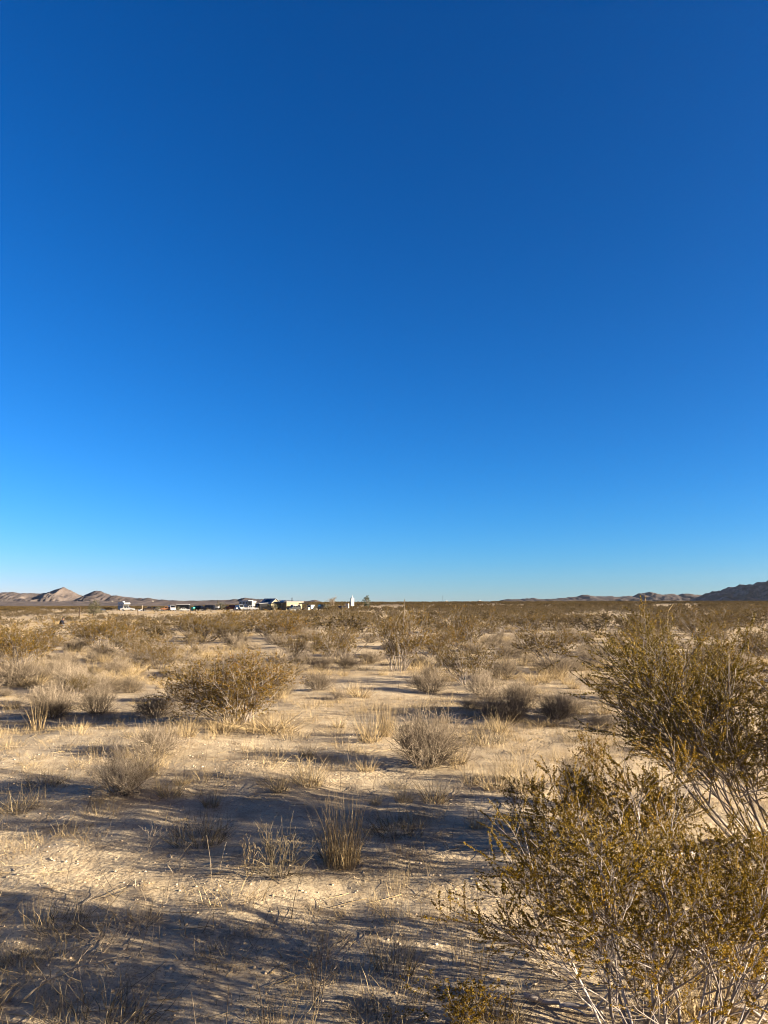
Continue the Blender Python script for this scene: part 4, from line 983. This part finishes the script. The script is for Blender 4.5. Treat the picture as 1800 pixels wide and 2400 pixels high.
tree("dark_bush", 376, 250, 1.3, 2.2, 7, "low dark bush between the rusty pickup and the orange car", base=.05, lmat=M_GLEAF, nstem=5)
tree("dark_bush", 422, 249, 1.1, 2.0, 8, "low dark bush at the front of the white van", base=.05, lmat=M_GLEAF, nstem=5)
tree("dark_bush", 740, 250, 1.2, 2.0, 9, "low dark bush between the small white trailer and the black jacked-up truck", base=.05, lmat=M_GLEAF, nstem=5)
vehicle("parked_car", "black low car behind the rusty pickup, half hidden", "car", 372, 264, 10, "sedan", "black", 1.0)
vehicle("parked_suv", "dark off-roader between the small box truck and the maroon car", "car", 524, 266, 172, "suv", "navy", .9)
# ---- far houses
for px, D, s, lab in ((1363, 1500, 1.0, "far white house below the low ridge, left of the pair"), (1535, 1600, .9, "left of a pair of white specks of houses under the low ridge"), (1548, 1600, .7, "right of a pair of white specks of houses under the low ridge"),
                      (1045, 640, .6, "far white house roof peeping over the middle horizon"), (1098, 760, .5, "far low building right of the thin utility pole"), (1122, 900, .9, "dark far building on the middle horizon"),
                      (1236, 1400, .8, "far pale building under the first hump of the low ridge"), (1255, 1400, .8, "far building at the right end of the first hump"),
                      (362, 2200, 1.3, "white speck of a house at the foot of the brown hills"), (352, 2300, 1.1, "paler speck of a house beside the white one under the brown hills"), (268, 2300, 1.0, "lone white speck of a house above the camper")):
    x, y = at(px, D); z = float(H(x, y)); top = {1045: 1.0, 1098: .8, 1122: 1.2}.get(px, 0)
    if px < 400:
        D = 2590; x, y = at(px, D); z = EYE + (1414 - 1409.5) / F * D - 1
    o = empty("far_house", (x, y, z + top), .5); o.scale = (s * (.55 if D > 1000 else .45),) * 3
    MB().box(-4, 4, -3, 3, -2, 2.8).build("wall", P_["cream"] if px != 1122 else P_["rust"], o)
    MB().prism([(-4.4, 2.802), (0, 4.2), (4.4, 2.802)], -3.4, 3.4).build("roof", P_["silver"], o)
    tag(o, lab, "house")

# ---- the person crouching in the brush
def skin_body(name, joints, edges, radii, material, parent, sub=2):
    me = bpy.data.meshes.new(name); me.from_pydata(joints, edges, []); me.materials.append(material)
    o = link(name, me, parent)
    sk = o.modifiers.new("skin", 'SKIN'); lay = me.skin_vertices[0].data if me.skin_vertices else None
    if lay is None:
        bpy.context.view_layer.objects.active = o
        lay = me.skin_vertices[0].data
    for k, r in enumerate(radii): lay[k].radius = (r, r) if not isinstance(r, tuple) else r
    lay[0].use_root = True; sk.use_smooth_shade = True
    s = o.modifiers.new("sub", 'SUBSURF'); s.levels = sub; s.render_levels = sub
    return o
def person():
    x, y = at(150, 74); o = empty("person", (x, y, float(H(x, y))), 0)
    skin = plain("skin", (.20, .12, .085), .6, var=.04); jk = plain("dark_blue_jacket", (.004, .006, .014), .8, spec=.1, var=.1); tr = plain("grey_trousers", (.11, .10, .095), .85, var=.08); hr = plain("black_hair", (.008, .007, .007), .5, var=0)
    # pelvis, spine, chest, neck, head, arms reaching to the right, legs folded in a squat; +X is the way the person faces
    J = [(0, 0, .34), (.03, 0, .52), (.10, 0, .70), (.16, 0, .82), (.22, 0, .90), (.27, 0, .99), (.14, .17, .77), (.20, .20, .53), (.42, .13, .50), (.50, .11, .50), (.14, -.17, .77), (.22, -.21, .54), (.44, -.10, .52), (.52, -.08, .52),
         (.02, .10, .32), (.40, .16, .42), (.16, .14, .09), (.34, .16, .04), (.02, -.10, .32), (.42, -.15, .40), (.17, -.14, .09), (.35, -.16, .04)]
    E = [(0, 1), (1, 2), (2, 3), (3, 4), (4, 5), (2, 6), (6, 7), (7, 8), (8, 9), (2, 10), (10, 11), (11, 12), (12, 13), (0, 14), (14, 15), (15, 16), (16, 17), (0, 18), (18, 19), (19, 20), (20, 21)]
    r = [.13, .125, .13, .062, .085, .10, .062, .045, .034, .03, .062, .045, .034, .03, .09, .062, .045, .032, .09, .062, .045, .032]
    J += [(.375, 0, .975), (.275, .105, .985), (.275, -.105, .985)]; E += [(5, 22), (5, 23), (5, 24)]; r += [.016, .018, .018]   # nose and ears
    body = skin_body("body", J, E, r, skin, o)
    for s in (-1, 1): MB().tube((.35, s * .036, 1.005), (.366, s * .036, 1.004), .011, .006, 8).build("eye", P_["black"], o)
    MB().box(.352, .368, -.024, .024, .928, .938).build("mouth", P_["maroon"], o)
    k = [1, 2, 3, 6, 7, 8, 10, 11, 12, 0]
    idx = {j: n for n, j in enumerate([0, 1, 2, 3, 6, 7, 8, 10, 11, 12])}
    skin_body("jacket", [J[j] for j in idx], [(idx[a], idx[b]) for a, b in E if a in idx and b in idx], [(.165 if j in (0, 1, 2) else .08 if j in (6, 10, 3) else .058) for j in idx], jk, o)
    idx = {j: n for n, j in enumerate([0, 14, 15, 16, 18, 19, 20])}
    skin_body("trousers", [J[j] for j in idx], [(idx[a], idx[b]) for a, b in E if a in idx and b in idx], [(.15 if j == 0 else .105 if j in (14, 18) else .078 if j in (15, 19) else .062) for j in idx], tr, o)
    skin_body("hair", [(.17, 0, .96), (.21, 0, 1.05), (.28, 0, 1.08)], [(0, 1), (1, 2)], [.07, .092, .075], hr, o)
    for s in (-1, 1): MB().box(.27, .46, s * .15 - .05, s * .15 + .05, 0, .085, .02).build("shoe", P_["black"], o)
    for s, hx, hz in ((1, .52, .50), (-1, .54, .52)):
        hand = empty("hand", (0, 0, 0)); hand.parent = o
        for f in range(4):
            a = (hx, s * .10 + (f - 1.5) * .019, hz + .005); b = (hx + .055 + .008 * (f in (1, 2)), a[1], hz - .008); c = (b[0] + .028, a[1], hz - .03)
            MB().tube(a, b, .009, .008, 6).tube(b, c, .008, .006, 6).build("finger", skin, hand)
        MB().tube((hx - .01, s * .10 - s * .03, hz), (hx + .035, s * .10 - s * .062, hz + .005), .011, .008, 6).build("thumb", skin, hand)
    return tag(o, "person in a dark blue jacket crouching in the brush with arms held forward", "person")
person()

# ---- fallen wood and stalks near the viewer
def limb(name, label, cat, pts, r0, r1, twigs=0, seed=0, m=None):
    """pts: photograph x, y of the ground below each bend, height above it"""
    g2 = rng_(seed); W_ = []
    for px, py, h in pts:
        x, y = ground(px, py); W_.append((x, y, float(H(x, y)) + h))
    base = np.array(W_[0]); Q = np.array(W_) - base
    tt = np.linspace(0, len(Q) - 1, 14); P = np.stack([np.interp(tt, range(len(Q)), Q[:, k]) for k in range(3)], -1)
    P[1:-1] += g2.normal(0, r0 * .6, (12, 3))
    p = Plant(); p.tubes(P[None], r0, r1, 6, np.array([.8]))
    if twigs:
        b, _, _ = sprout(P[None], twigs, .2, 1, .05, .18, 30, 70, 4, .12, 0, g2); p.tubes(b, r1 * .9, r1 * .4, 4, g2.uniform(.6, 1, len(b)))
    o = link(name, p.mesh(name, [m or M_BARK]), None, tuple(base)); return tag(o, label, cat)
limb("arching_twig", "long pale twig arching over the dead grass clump with short thorny side shoots", "twig", [(50, 2352, .01), (110, 2322, .04), (190, 2340, .13), (262, 2352, .17)], .0055, .0025, 14, 1, M_GREY)
limb("fallen_branch", "bleached crooked branch lying below the tallest creosote", "branch", [(1800, 1985, .10), (1740, 2010, .08), (1660, 2012, .05), (1560, 2035, .05), (1480, 2050, .03)], .017, .005, 10, 2)
limb("fallen_branch", "pale fallen limb running along the bottom edge under the golden bush", "branch", [(1230, 2345, .02), (1340, 2375, .03), (1450, 2390, .03)], .012, .006, 6, 3)
limb("fallen_branch", "pale dead log on straw in the bottom corner", "branch", [(1660, 2375, .03), (1740, 2385, .04), (1850, 2390, .04)], .014, .010, 4, 4)
limb("nodding_stalk", "tall pale dead stalk with a nodding tip above the brush", "stalk", [(1567, 1500, 0), (1566, 1500, .8), (1570, 1500, 1.35), (1580, 1500, 1.62), (1586, 1500, 1.60)], .016, .010, 0, 5, M_STRAW)
limb("dead_stick", "long bleached stick leaning out of the grass left of the lone wide creosote", "stick", [(390, 1640, .02), (430, 1640, .25)], .008, .004, 3, 6, M_STRAW)

# ---- the air between here and the hills
hm = bpy.data.materials.new("desert_air"); hm.use_nodes = True; ht = hm.node_tree
ht.nodes.remove(ht.nodes["Principled BSDF"])
pv = ht.nodes.new("ShaderNodeVolumePrincipled"); pv.inputs["Color"].default_value = (.88, .94, 1.0, 1); pv.inputs["Anisotropy"].default_value = .72; pv.inputs["Density"].default_value = 0.00002
ht.links.new(pv.outputs[0], ht.nodes["Material Output"].inputs["Volume"])
hz = MB().box(-6300, 6300, -6300, 6300, -60, 240).build("haze", hm); tag(hz, kind="stuff")
